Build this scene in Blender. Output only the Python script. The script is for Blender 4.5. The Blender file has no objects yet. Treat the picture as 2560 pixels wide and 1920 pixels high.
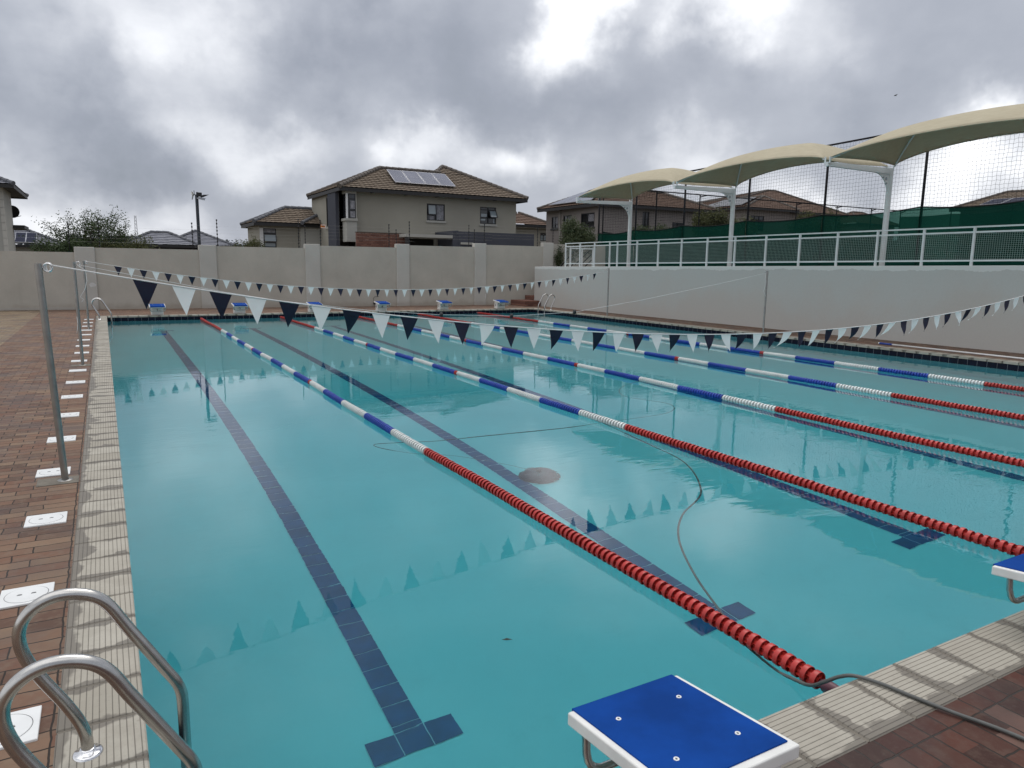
import bpy, math, random
import numpy as np
from mathutils import Vector, Matrix

random.seed(7)
rng = np.random.default_rng(7)
scene = bpy.context.scene
R = math.radians

# ------------------------------------------------------------------ camera
CAM = Vector((-0.0296, -1.8227, 1.7973))
YAW, PITCH, ROLL, FOC = 0.5139, 0.1623, 0.0143, 1801.62      # focal length in pixels of a 2560 wide frame
fw = Vector((math.sin(YAW) * math.cos(PITCH), math.cos(YAW) * math.cos(PITCH), -math.sin(PITCH)))
r0 = Vector((math.cos(YAW), -math.sin(YAW), 0.0))
u0 = r0.cross(fw)
RX = math.cos(ROLL) * r0 + math.sin(ROLL) * u0
UY = -math.sin(ROLL) * r0 + math.cos(ROLL) * u0
cam_data = bpy.data.cameras.new("camera")
cam = bpy.data.objects.new("camera", cam_data)
scene.collection.objects.link(cam)
cam_data.sensor_width = 36.0
cam_data.lens = FOC / 2560 * 36.0
cam_data.clip_start = 0.05
cam_data.clip_end = 5000
cam.matrix_world = Matrix(((RX.x, UY.x, -fw.x, CAM.x), (RX.y, UY.y, -fw.y, CAM.y), (RX.z, UY.z, -fw.z, CAM.z), (0, 0, 0, 1)))
scene.camera = cam


def ray(u, v):
    return (fw * FOC + RX * (u - 1280) - UY * (v - 960)).normalized()


def at_y(u, v, y):
    q = ray(u, v)
    return CAM + q * ((y - CAM.y) / q.y)


def at_x(u, v, x):
    q = ray(u, v)
    return CAM + q * ((x - CAM.x) / q.x)


def at_z(u, v, z):
    q = ray(u, v)
    return CAM + q * ((z - CAM.z) / q.z)


# ------------------------------------------------------------------ world: overcast sky
SUN_EL, SUN_AZ = R(58), 0.62            # azimuth measured from +Y towards +X
world = bpy.data.worlds.new("World")
scene.world = world
world.use_nodes = True
wt = world.node_tree
wt.nodes.clear()
WN, WL_ = wt.nodes, wt.links


def wn(t, **kw):
    n = WN.new(t)
    for k, v in kw.items():
        setattr(n, k, v)
    return n


tc = wn("ShaderNodeTexCoord")
sep = wn("ShaderNodeSeparateXYZ")
WL_.new(tc.outputs["Generated"], sep.inputs[0])


def wmath(op, a, b=None, clamp=False):
    n = wn("ShaderNodeMath", operation=op, use_clamp=clamp)
    for i, x in enumerate((a, b)):
        if x is None:
            continue
        if isinstance(x, (int, float)):
            n.inputs[i].default_value = x
        else:
            WL_.new(x, n.inputs[i])
    return n.outputs[0]


# cloud deck seen in perspective: direction divided by its height
zc = wmath("MAXIMUM", sep.outputs[2], 0.0)
den = wmath("ADD", zc, 0.16)
cx_ = wmath("DIVIDE", sep.outputs[0], den)
cy_ = wmath("DIVIDE", sep.outputs[1], den)
comb = wn("ShaderNodeCombineXYZ")
WL_.new(cx_, comb.inputs[0])
WL_.new(cy_, comb.inputs[1])
comb.inputs[2].default_value = 3.7


def wnoise(scale, detail, rough, vec, dist=0.0):
    n = wn("ShaderNodeTexNoise")
    n.inputs["Scale"].default_value = scale
    n.inputs["Detail"].default_value = detail
    n.inputs["Roughness"].default_value = rough
    n.inputs["Distortion"].default_value = dist
    WL_.new(vec, n.inputs["Vector"])
    return n


n_big = wnoise(1.0, 6.0, 0.5, comb.outputs[0], 0.0)
# billows, slightly flattened
squash = wn("ShaderNodeMapping")
WL_.new(tc.outputs["Generated"], squash.inputs[0])
squash.inputs["Scale"].default_value = (1.0, 1.0, 1.75)
squash.inputs["Location"].default_value = (2.3, 0.4, 1.1)
n_fine = wnoise(5.2, 7.0, 0.56, squash.outputs[0], 0.15)
# wobble the directions before the broad masses are laid out, so that their edges are ragged
n_w = wnoise(4.5, 6.0, 0.55, tc.outputs["Generated"], 0.0)
vs = wn("ShaderNodeVectorMath", operation="SUBTRACT")
WL_.new(n_w.outputs["Color"], vs.inputs[0])
vs.inputs[1].default_value = (0.5, 0.5, 0.5)
vsc = wn("ShaderNodeVectorMath", operation="SCALE")
WL_.new(vs.outputs[0], vsc.inputs[0])
vsc.inputs["Scale"].default_value = 0.34
vadd = wn("ShaderNodeVectorMath", operation="ADD")
WL_.new(tc.outputs["Generated"], vadd.inputs[0])
WL_.new(vsc.outputs[0], vadd.inputs[1])

# broad bright and dark cloud masses: (u, v, radius in px of the 2560 frame, amount)
MASSES = [
    (1450, 110, 120, .40), (1790, 40, 130, .44), (1490, 0, 120, .34), (1520, 220, 100, .20), (1960, 80, 170, .26), (2150, 60, 150, .14),
    (90, 40, 220, .16), (330, -230, 260, .34), (900, -260, 260, .20), (1500, -150, 220, .16), (480, 60, 160, .12), (1000, -900, 700, -0.213), (2000, -800, 600, -0.131), (620, 50, 130, .14), (430, 190, 110, .10), (660, 270, 120, .24), (560, 330, 130, .18), (780, 320, 120, .22), (960, 350, 150, .26),
    (1200, 380, 110, .36), (1040, 385, 100, .26), (1290, 400, 80, .26), (90, 560, 190, .34), (330, 570, 160, .28), (480, 560, 120, .16),
    (1760, 500, 120, .30), (2000, 540, 130, .46), (2200, 500, 110, .22), (2440, 460, 170, .34), (2330, 620, 120, .28), (2540, 400, 90, .30), (1340, 510, 110, .22), (1380, 400, 70, .12),
    (1900, 280, 220, .04), (2350, 330, 150, .18), (60, 110, 120, .12), (1640, 230, 90, .08),
    (800, 150, 170, -0.246), (980, 210, 190, -0.230), (1180, 290, 150, -0.148), (650, 130, 120, -0.131), (1150, 60, 130, -0.082), (120, 250, 200, -0.230), (300, 250, 150, -0.131), (420, 110, 90, -0.164),
    (420, 450, 170, -0.230), (640, 450, 130, -0.180), (880, 430, 110, -0.164), (230, 410, 150, -0.164), (1360, 450, 100, -0.164), (1250, 480, 90, -0.082),
    (1650, 340, 200, -0.148), (1350, 260, 150, -0.098), (2050, 240, 250, -0.098), (2480, 140, 260, -0.098), (2150, 400, 150, -0.082), (1500, 330, 140, -0.098), (1780, 620, 90, -0.082), (1720, 200, 120, -0.082),
]
acc = None
for (mu, mv, mr, amt) in MASSES:
    d0 = ray(mu, mv)
    dist = wn("ShaderNodeVectorMath", operation="DISTANCE")
    WL_.new(vadd.outputs[0], dist.inputs[0])
    dist.inputs[1].default_value = d0
    mp = wn("ShaderNodeMapRange", interpolation_type="SMOOTHERSTEP")
    mp.inputs["From Min"].default_value = 0.0
    mp.inputs["From Max"].default_value = mr / FOC * 1.55
    mp.inputs["To Min"].default_value = amt
    mp.inputs["To Max"].default_value = 0.0
    WL_.new(dist.outputs["Value"], mp.inputs["Value"])
    acc = mp.outputs[0] if acc is None else wmath("ADD", acc, mp.outputs[0])

SKY_BASE = 0.545
v1 = wmath("MULTIPLY", wmath("SUBTRACT", n_big.outputs["Fac"], 0.5), 0.30)
v2 = wmath("MULTIPLY", wmath("SUBTRACT", n_fine.outputs["Fac"], 0.5), 0.44)
val = wmath("ADD", wmath("ADD", wmath("ADD", v1, v2), acc), SKY_BASE)
zr = wn("ShaderNodeMapRange", interpolation_type="SMOOTHSTEP")
zr.inputs["From Min"].default_value = 0.60
zr.inputs["From Max"].default_value = 0.90
WL_.new(zc, zr.inputs["Value"])
zen = zr.outputs[0]
# broken, patchy cover higher up
n_mid = wnoise(3.1, 5.0, 0.55, squash.outputs[0], 0.3)
pr = wn("ShaderNodeMapRange", interpolation_type="SMOOTHSTEP")
pr.inputs["From Min"].default_value = 0.26
pr.inputs["From Max"].default_value = 0.46
WL_.new(zc, pr.inputs["Value"])
val = wmath("ADD", val, wmath("MULTIPLY", wmath("MULTIPLY", wmath("SUBTRACT", n_mid.outputs["Fac"], 0.5), 1.5), pr.outputs[0]))
# the overcast deck is thinner and brighter towards the zenith
val = wmath("ADD", val, wmath("MULTIPLY", zen, 0.62))
# extra sky brightness out of view on the left, added to light the retaining wall
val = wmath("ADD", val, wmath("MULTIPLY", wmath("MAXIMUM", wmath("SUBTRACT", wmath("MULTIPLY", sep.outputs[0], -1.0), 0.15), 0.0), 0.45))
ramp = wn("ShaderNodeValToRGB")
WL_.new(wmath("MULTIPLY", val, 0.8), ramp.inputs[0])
el = ramp.color_ramp.elements
el[0].position, el[0].color = 0.0, (0.20, 0.225, 0.265, 1)
el[1].position, el[1].color = 1.0, (1.22, 1.22, 1.25, 1)
for p_, c_ in ((0.25, (0.275, 0.298, 0.352, 1)), (0.44, (0.385, 0.408, 0.462, 1)), (0.60, (0.555, 0.575, 0.622, 1)), (0.78, (0.83, 0.845, 0.88, 1))):
    e = el.new(p_)
    e.color = c_
sky = wn("ShaderNodeTexSky", sky_type="NISHITA")
sky.sun_disc = False
sky.sun_elevation = SUN_EL
sky.sun_rotation = SUN_AZ
sky.air_density = 1.2
sky.dust_density = 2.5
bg1 = wn("ShaderNodeBackground")
WL_.new(sky.outputs[0], bg1.inputs[0])
bg1.inputs[1].default_value = 0.05
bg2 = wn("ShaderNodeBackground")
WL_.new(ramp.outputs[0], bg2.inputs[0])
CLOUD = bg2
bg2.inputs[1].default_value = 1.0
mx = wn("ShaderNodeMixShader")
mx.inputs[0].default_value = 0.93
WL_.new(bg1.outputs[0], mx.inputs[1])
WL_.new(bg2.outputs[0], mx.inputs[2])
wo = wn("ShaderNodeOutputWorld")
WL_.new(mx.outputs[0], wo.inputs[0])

sun_d = bpy.data.lights.new("sun", "SUN")
sun_d.energy = 0.6
sun_d.angle = R(30)
sun_d.color = (1.0, 0.96, 0.9)
sun = bpy.data.objects.new("sun", sun_d)
scene.collection.objects.link(sun)
sd = Vector((math.sin(SUN_AZ) * math.cos(SUN_EL), math.cos(SUN_AZ) * math.cos(SUN_EL), math.sin(SUN_EL)))
sun.rotation_euler = sd.to_track_quat("Z", "Y").to_euler()

scene.view_settings.view_transform = "Standard"
scene.view_settings.look = "None"
scene.view_settings.exposure = 0.42
scene.view_settings.gamma = 1.0
scene.view_settings.use_curve_mapping = False
scene.render.engine = "CYCLES"
scene.cycles.use_denoising = True
scene.cycles.max_bounces = 14
scene.cycles.transmission_bounces = 10
scene.cycles.transparent_max_bounces = 24
scene.cycles.caustics_refractive = True
scene.cycles.caustics_reflective = True
scene.cycles.sample_clamp_indirect = 6.0


# ------------------------------------------------------------------ helpers
class MB:
    """collects faces and links them as ONE mesh object"""

    def __init__(s):
        s.v = []
        s.f = []
        s.m = []

    def add(s, vs, fs, m=0):
        o = len(s.v)
        s.v.extend([tuple(p) for p in vs])
        s.f.extend([tuple(i + o for i in f) for f in fs])
        s.m.extend([m] * len(fs))
        return s

    def quad(s, a, b, c, d, m=0):
        return s.add([a, b, c, d], [(0, 1, 2, 3)], m)

    def box(s, x0, x1, y0, y1, z0, z1, m=0):
        v = [(x0, y0, z0), (x1, y0, z0), (x1, y1, z0), (x0, y1, z0), (x0, y0, z1), (x1, y0, z1), (x1, y1, z1), (x0, y1, z1)]
        return s.add(v, [(0, 3, 2, 1), (4, 5, 6, 7), (0, 1, 5, 4), (1, 2, 6, 5), (2, 3, 7, 6), (3, 0, 4, 7)], m)

    def bar(s, p, q, w, h, up=(0, 0, 1), m=0):
        p, q = Vector(p), Vector(q)
        d = (q - p).normalized()
        up = Vector(up)
        sx = d.cross(up)
        if sx.length < 1e-5:
            sx = d.cross(Vector((1, 0, 0)))
        sx.normalize()
        uu = sx.cross(d).normalized()
        v = []
        for c in (p, q):
            for a, b in ((-1, -1), (1, -1), (1, 1), (-1, 1)):
                v.append(c + sx * (a * w / 2) + uu * (b * h / 2))
        return s.add(v, [(0, 1, 2, 3), (7, 6, 5, 4), (0, 4, 5, 1), (1, 5, 6, 2), (2, 6, 7, 3), (3, 7, 4, 0)], m)

    def tube(s, pts, r, seg=8, caps=True, m=0):
        pts = [Vector(p) for p in pts]
        n = len(pts)
        rs = r if isinstance(r, (list, tuple)) else [r] * n
        t0 = (pts[1] - pts[0]).normalized()
        ref = Vector((0, 0, 1)) if abs(t0.z) < 0.9 else Vector((1, 0, 0))
        a = t0.cross(ref).normalized()
        v = []
        for i, p in enumerate(pts):
            if i == 0:
                t = pts[1] - pts[0]
            elif i == n - 1:
                t = pts[-1] - pts[-2]
            else:
                t = (pts[i + 1] - p).normalized() + (p - pts[i - 1]).normalized()
            t.normalize()
            a = (a - t * a.dot(t))
            a = a.normalized() if a.length > 1e-6 else t.orthogonal().normalized()
            b = t.cross(a)
            for k in range(seg):
                th = 2 * math.pi * k / seg
                v.append(p + (a * math.cos(th) + b * math.sin(th)) * rs[i])
        f = []
        for i in range(n - 1):
            for k in range(seg):
                k2 = (k + 1) % seg
                f.append((i * seg + k, i * seg + k2, (i + 1) * seg + k2, (i + 1) * seg + k))
        if caps:
            f.append(tuple(range(seg - 1, -1, -1)))
            f.append(tuple((n - 1) * seg + k for k in range(seg)))
        return s.add(v, f, m)

    def lathe(s, c, prof, seg=24, axis="z", m=0):
        v, f = [], []
        for (r, h) in prof:
            for k in range(seg):
                th = 2 * math.pi * k / seg
                a, b = r * math.cos(th), r * math.sin(th)
                p = {"z": (a, b, h), "y": (b, h, a), "x": (h, a, b)}[axis]
                v.append((c[0] + p[0], c[1] + p[1], c[2] + p[2]))
        for i in range(len(prof) - 1):
            for k in range(seg):
                k2 = (k + 1) % seg
                f.append((i * seg + k, i * seg + k2, (i + 1) * seg + k2, (i + 1) * seg + k))
        return s.add(v, f, m)

    def prism(s, poly, z0, z1, m=0):
        n = len(poly)
        v = [(x, y, z0) for x, y in poly] + [(x, y, z1) for x, y in poly]
        f = [tuple(range(n - 1, -1, -1)), tuple(range(n, 2 * n))] + [(i, (i + 1) % n, n + (i + 1) % n, n + i) for i in range(n)]
        return s.add(v, f, m)

    def build(s, name, mats, parent=None, smooth=False, bevel=None, auto=None):
        me = bpy.data.meshes.new(name)
        off = parent_world(parent) if parent is not None else Vector((0, 0, 0))
        v = np.array([tuple(p) for p in s.v], dtype=float).reshape(-1, 3) - np.array(off)
        me.from_pydata(v.tolist(), [], s.f)
        if not isinstance(mats, (list, tuple)):
            mats = [mats]
        for mt in mats:
            me.materials.append(mt)
        if len(mats) > 1:
            me.polygons.foreach_set("material_index", s.m)
        if smooth:
            me.polygons.foreach_set("use_smooth", [True] * len(me.polygons))
        me.update()
        o = bpy.data.objects.new(name, me)
        scene.collection.objects.link(o)
        if parent is not None:
            o.parent = parent
        if bevel:
            b = o.modifiers.new("bevel", "BEVEL")
            b.width = bevel
            b.segments = 3
            b.limit_method = "ANGLE"
        if auto:
            me.set_sharp_from_angle(angle=R(auto))
        return o


def parent_world(o):
    p = Vector((0, 0, 0))
    while o is not None:
        p = p + o.location
        o = o.parent
    return p


def tag(o, label=None, cat=None, group=None, kind=None):
    if label:
        o["label"] = label
    if cat:
        o["category"] = cat
    if group:
        o["group"] = group
    if kind:
        o["kind"] = kind
    return o


def thing(name, label, cat, loc=(0, 0, 0), group=None):
    o = bpy.data.objects.new(name, None)
    o.empty_display_size = 0.2
    scene.collection.objects.link(o)
    o.location = loc
    return tag(o, label, cat, group)


def copy_thing(root, loc, label=None):
    """a thing, its parts and their sub-parts"""
    def rec(o, parent):
        c = o.copy()
        scene.collection.objects.link(c)
        c.parent = parent
        for ch in [x for x in scene_children[o.name]]:
            rec(ch, c)
        return c
    scene_children = {}
    def collect(o):
        scene_children[o.name] = list(o.children)
        for ch in o.children:
            collect(ch)
    collect(root)
    r = rec(root, None)
    r.location = loc
    if label:
        r["label"] = label
    return r


def text_mesh(body, size, depth=0.002):
    cu = bpy.data.curves.new("text", "FONT")
    cu.body = body
    cu.size = size
    cu.extrude = depth
    cu.align_x = "CENTER"
    cu.align_y = "CENTER"
    to = bpy.data.objects.new("text", cu)
    scene.collection.objects.link(to)
    bpy.context.view_layer.update()
    me = bpy.data.meshes.new_from_object(to.evaluated_get(bpy.context.evaluated_depsgraph_get()))
    bpy.data.objects.remove(to)
    return me


# ------------------------------------------------------------------ materials
class NT:
    def __init__(s, name):
        s.mat = bpy.data.materials.new(name)
        s.mat.use_nodes = True
        s.t = s.mat.node_tree
        s.n, s.l = s.t.nodes, s.t.links
        s.n.clear()
        s.out = s.n.new("ShaderNodeOutputMaterial")
        s.b = s.n.new("ShaderNodeBsdfPrincipled")
        s.l.new(s.b.outputs[0], s.out.inputs[0])
        s._pos = None

    def node(s, t, **kw):
        n = s.n.new(t)
        for k, v in kw.items():
            setattr(n, k, v)
        return n

    def pos(s):
        if s._pos is None:
            s._pos = s.n.new("ShaderNodeNewGeometry").outputs["Position"]
        return s._pos

    def lk(s, a, b):
        if isinstance(a, (int, float)):
            b.default_value = a
        elif isinstance(a, tuple):
            b.default_value = a if len(a) == len(b.default_value) else tuple(a) + (1,)
        else:
            s.l.new(a, b)

    def math(s, op, a, b=0.0, c=None, clamp=False):
        n = s.node("ShaderNodeMath", operation=op, use_clamp=clamp)
        s.lk(a, n.inputs[0])
        s.lk(b, n.inputs[1])
        if c is not None:
            s.lk(c, n.inputs[2])
        return n.outputs[0]

    def noise(s, scale, detail=4, rough=0.55, vec=None, dist=0.0, stretch=None, out="Fac"):
        vec = vec or s.pos()
        if stretch:
            m = s.node("ShaderNodeMapping")
            s.l.new(vec, m.inputs[0])
            m.inputs["Scale"].default_value = stretch
            vec = m.outputs[0]
        n = s.node("ShaderNodeTexNoise")
        s.l.new(vec, n.inputs["Vector"])
        n.inputs["Scale"].default_value = scale
        n.inputs["Detail"].default_value = detail
        n.inputs["Roughness"].default_value = rough
        n.inputs["Distortion"].default_value = dist
        return n.outputs[out]

    def ramp(s, fac, stops, interp="LINEAR"):
        n = s.node("ShaderNodeValToRGB")
        n.color_ramp.interpolation = interp
        s.l.new(fac, n.inputs[0])
        e = n.color_ramp.elements
        while len(e) < len(stops):
            e.new(0.5)
        for i, (p, c) in enumerate(stops):
            e[i].position = p
            e[i].color = tuple(c) + (1,) if len(c) == 3 else c
        return n.outputs[0]

    def mix(s, fac, a, b, mode="MIX"):
        n = s.node("ShaderNodeMix", data_type="RGBA", blend_type=mode)
        s.lk(fac, n.inputs[0])
        s.lk(a, n.inputs[6])
        s.lk(b, n.inputs[7])
        return n.outputs[2]

    def rng(s, v, a, b, c=0.0, d=1.0, smooth=True):
        n = s.node("ShaderNodeMapRange", interpolation_type="SMOOTHSTEP" if smooth else "LINEAR")
        s.lk(v, n.inputs["Value"])
        for k, x in (("From Min", a), ("From Max", b), ("To Min", c), ("To Max", d)):
            n.inputs[k].default_value = x
        return n.outputs[0]

    def bump(s, h, strength=0.5, dist=0.01):
        n = s.node("ShaderNodeBump")
        n.inputs["Strength"].default_value = strength
        n.inputs["Distance"].default_value = dist
        s.l.new(h, n.inputs["Height"])
        s.l.new(n.outputs[0], s.b.inputs["Normal"])
        return n

    def set(s, **kw):
        names = dict(col="Base Color", rough="Roughness", metal="Metallic", spec="Specular IOR Level", ior="IOR", trans="Transmission Weight", alpha="Alpha", coat="Coat Weight", sheen="Sheen Weight")
        for k, v in kw.items():
            s.lk(v, s.b.inputs[names[k]])
        return s


def simple(name, col, rough=0.6, metal=0.0, var=0.12, vs=6.0, bump=0.0, bs=60.0, bd=0.004, spec=0.5):
    m = NT(name)
    if var:
        n1 = m.noise(vs, 5, 0.6)
        lo = tuple(c * (1 - var) for c in col)
        hi = tuple(min(1, c * (1 + var)) for c in col)
        m.set(col=m.ramp(n1, [(0.3, lo), (0.7, hi)]))
    else:
        m.set(col=tuple(col) + (1,))
    m.set(rough=rough, metal=metal, spec=spec)
    if bump:
        m.bump(m.noise(bs, 4, 0.6), bump, bd)
    return m.mat


def plaster(name, col, var=0.10, stain=0.25, scale=0.9):
    m = NT(name)
    big = m.noise(scale, 6, 0.6)
    fine = m.noise(28, 4, 0.6)
    c = m.ramp(big, [(0.3, tuple(x * (1 - var) for x in col)), (0.7, tuple(min(1, x * (1 + var)) for x in col))])
    c = m.mix(m.rng(fine, 0.35, 0.75, 0, 0.16), c, tuple(x * 0.72 for x in col))
    # rain streaks running down
    st = m.noise(1.0, 5, 0.6, stretch=(3.2, 3.2, 0.22))
    c = m.mix(m.rng(st, 0.58, 0.8, 0, stain), c, tuple(x * 0.62 for x in col))
    sp = m.node("ShaderNodeSeparateXYZ")
    m.l.new(m.pos(), sp.inputs[0])
    foot = m.math("SUBTRACT", m.math("MULTIPLY", m.noise(2.2, 6, 0.7), 0.55), sp.outputs[2])
    c = m.mix(m.math("MULTIPLY", m.rng(foot, -0.02, 0.28), 0.5), c, tuple(x * y for x, y in zip(col, (0.62, 0.55, 0.50))))
    m.set(col=c, rough=0.85, spec=0.25)
    m.bump(m.noise(140, 5, 0.7), 0.35, 0.004)
    return m


MAT = {}
MAT["wall"] = plaster("boundary_plaster", (0.44, 0.413, 0.36)).mat
MAT["pillar"] = plaster("pillar_paint", (0.47, 0.455, 0.415), var=0.07).mat

# retaining wall: older taupe coat, a newer grey coat over the far half and an unevenly cut-in strip along the top
m = NT("retaining_plaster")
sp = m.node("ShaderNodeSeparateXYZ")
m.l.new(m.pos(), sp.inputs[0])
nz = m.noise(0.55, 5, 0.6)
blend = m.rng(m.math("ADD", m.math("MULTIPLY", nz, 0.9), m.math("MULTIPLY", sp.outputs[2], 0.22)), 0.52, 0.78)
c = m.mix(blend, (0.46, 0.447, 0.415), (0.46, 0.475, 0.455))
fine = m.noise(22, 4, 0.6)
c = m.mix(m.rng(fine, 0.35, 0.75, 0, 0.15), c, (0.36, 0.35, 0.33))
# height of the cut-in strip: top edge of the wall rises slowly towards the camera
top = m.math("ADD", m.math("MULTIPLY", sp.outputs[1], -0.0095), 2.035)
edge = m.math("ADD", m.math("MULTIPLY", m.noise(1.3, 5, 0.75, stretch=(1, 1, 0.2)), 0.26), -0.02)
strip = m.math("GREATER_THAN", m.math("SUBTRACT", sp.outputs[2], m.math("SUBTRACT", top, edge)), 0.0)
c = m.mix(m.math("MULTIPLY", strip, 0.9), c, (0.60, 0.62, 0.60))
m.set(col=c, rough=0.8, spec=0.3)
m.bump(m.noise(120, 5, 0.7), 0.35, 0.004)
MAT["retain"] = m.mat


def pavers(name, bw, bh, swap=False, shift=(0, 0), offset=0.5, cols=None, wet=0.0, dust=(0.20, 0.152, 0.112)):
    m = NT(name)
    mp = m.node("ShaderNodeMapping")
    m.l.new(m.pos(), mp.inputs[0])
    mp.inputs["Location"].default_value = (shift[0], shift[1], 0)
    if swap:
        mp.inputs["Rotation"].default_value = (0, 0, R(90))
    # slightly uneven joints
    nw = m.noise(9, 2, 0.5, out="Color")
    add = m.node("ShaderNodeVectorMath", operation="MULTIPLY_ADD")
    m.l.new(nw, add.inputs[0])
    add.inputs[1].default_value = (0.020, 0.020, 0)
    m.l.new(mp.outputs[0], add.inputs[2])
    br = m.node("ShaderNodeTexBrick")
    br.offset = offset
    m.l.new(add.outputs[0], br.inputs["Vector"])
    br.inputs["Color1"].default_value = (0, 0, 0, 1)
    br.inputs["Color2"].default_value = (1, 1, 1, 1)
    br.inputs["Mortar"].default_value = (0.5, 0.5, 0.5, 1)
    br.inputs["Scale"].default_value = 1.0
    br.inputs["Mortar Size"].default_value = 0.0045
    br.inputs["Mortar Smooth"].default_value = 0.35
    br.inputs["Bias"].default_value = 0.0
    br.inputs["Brick Width"].default_value = bw
    br.inputs["Row Height"].default_value = bh
    cols = cols or [(0.0, (0.10, 0.060, 0.044)), (0.2, (0.165, 0.085, 0.057)), (0.4, (0.19, 0.115, 0.077)), (0.6, (0.225, 0.150, 0.100)), (0.8, (0.125, 0.078, 0.058)), (1.0, (0.21, 0.118, 0.076))]
    c = m.ramp(br.outputs["Color"], cols)
    # burn marks and dust on each face, damp patches
    n1 = m.noise(14, 6, 0.65)
    c = m.mix(m.rng(n1, 0.42, 0.72, 0, 0.5), c, dust)
    n2 = m.noise(1.3, 5, 0.6)
    damp = m.rng(n2, 0.42, 0.62, 0.0, 0.55 + wet)
    c = m.mix(damp, c, m.mix(1.0, c, (0.50, 0.46, 0.45), "MULTIPLY"))
    n3 = m.noise(55, 4, 0.7)
    c = m.mix(m.rng(n3, 0.5, 0.8, 0, 0.35), c, (0.10, 0.075, 0.06))
    c = m.mix(br.outputs["Fac"], c, (0.032, 0.026, 0.022))
    m.set(col=c, rough=m.rng(damp, 0, 0.6, 0.85, 0.5), spec=0.28)
    hgt = m.math("ADD", m.math("MULTIPLY", br.outputs["Fac"], -1.0), m.math("MULTIPLY", n1, 0.35))
    m.bump(hgt, 0.8, 0.006)
    return m.mat


MAT["pave"] = pavers("brick_pavers", 0.205, 0.115, shift=(0.515, 0))
YEL = [(0.0, (0.19, 0.145, 0.095)), (0.35, (0.26, 0.20, 0.13)), (0.6, (0.225, 0.165, 0.105)), (0.8, (0.18, 0.115, 0.08)), (1.0, (0.29, 0.23, 0.155))]
MAT["pave_yellow"] = pavers("yellow_pavers", 0.205, 0.115, shift=(0.1, 0.03), cols=YEL)
MAT["pave_edge_x"] = pavers("paver_edge_course", 0.205, 0.115, shift=(0.515, 0), offset=0.0)
DARK = [(0.0, (0.040, 0.019, 0.015)), (0.3, (0.080, 0.030, 0.022)), (0.55, (0.095, 0.037, 0.026)), (0.8, (0.055, 0.027, 0.021)), (1.0, (0.15, 0.085, 0.068))]
MAT["pave_near"] = pavers("damp_pavers", 0.205, 0.115, swap=True, shift=(0, 0.515), cols=DARK, wet=0.2, dust=(0.115, 0.075, 0.058))
MAT["pave_edge_y"] = pavers("damp_edge_course", 0.205, 0.115, swap=True, shift=(0, 0.515), offset=0.0, cols=DARK, wet=0.2, dust=(0.115, 0.075, 0.058))


def coping_mat(name, along):
    """ribbed concrete coping slab; ribs run along the pool edge, damp stains creep in from the joints and the outer edge"""
    m = NT(name)
    sp = m.node("ShaderNodeSeparateXYZ")
    m.l.new(m.pos(), sp.inputs[0])
    s_, t_ = (sp.outputs[1], sp.outputs[0]) if along == "y" else (sp.outputs[0], sp.outputs[1])
    idx = m.math("FLOOR", m.math("DIVIDE", s_, 0.305))
    wh = m.node("ShaderNodeTexWhiteNoise", noise_dimensions="1D")
    m.l.new(idx, wh.inputs["W"])
    c = m.ramp(wh.outputs["Value"], [(0, (0.34, 0.315, 0.262)), (0.5, (0.39, 0.362, 0.305)), (1, (0.43, 0.405, 0.345))])
    n1 = m.noise(6, 6, 0.65)
    c = m.mix(m.rng(n1, 0.35, 0.7, 0, 0.45), c, (0.28, 0.255, 0.21))
    n2 = m.noise(70, 4, 0.7)
    c = m.mix(m.rng(n2, 0.5, 0.8, 0, 0.4), c, (0.22, 0.20, 0.175))
    # distance to the slab joint
    fr = m.math("FRACT", m.math("DIVIDE", s_, 0.305))
    dj = m.math("MULTIPLY", m.math("MINIMUM", fr, m.math("SUBTRACT", 1.0, fr)), 0.305)
    ns = m.math("MULTIPLY", m.math("POWER", m.noise(3.4, 4, 0.6), 4.0), 0.50)
    stain = m.rng(m.math("SUBTRACT", ns, dj), -0.006, 0.010)
    if along == "y":
        te = m.math("ADD", t_, 0.305)                    # outer edge
    else:
        te = m.math("ADD", t_, 0.305)
    te = m.math("ABSOLUTE", te)
    ns2 = m.math("MULTIPLY", m.math("POWER", m.noise(2.1, 4, 0.6), 3.0), 0.42)
    stain2 = m.rng(m.math("SUBTRACT", ns2, te), -0.008, 0.012)
    st = m.math("MAXIMUM", stain, stain2)
    c = m.mix(m.math("MULTIPLY", st, 0.72), c, (0.105, 0.090, 0.072))
    # ribs
    tp = m.math("FRACT", m.math("DIVIDE", m.math("ADD", t_, 5.0), 0.0235))
    rib = m.rng(m.math("ABSOLUTE", m.math("SUBTRACT", tp, 0.5)), 0.40, 0.46)
    c = m.mix(m.math("MULTIPLY", rib, 0.6), c, (0.075, 0.066, 0.055))
    m.set(col=c, rough=m.rng(st, 0, 1, 0.85, 0.5), spec=0.35)
    m.bump(m.math("SUBTRACT", m.math("MULTIPLY", n1, 0.15), rib), 0.7, 0.004)
    return m.mat


MAT["coping_y"] = coping_mat("coping_concrete", "y")
MAT["coping_x"] = coping_mat("coping_concrete_end", "x")
MAT["grout"] = simple("grey_mortar", (0.155, 0.138, 0.112), 0.9, var=0.25, vs=12, bump=0.5)


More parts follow.
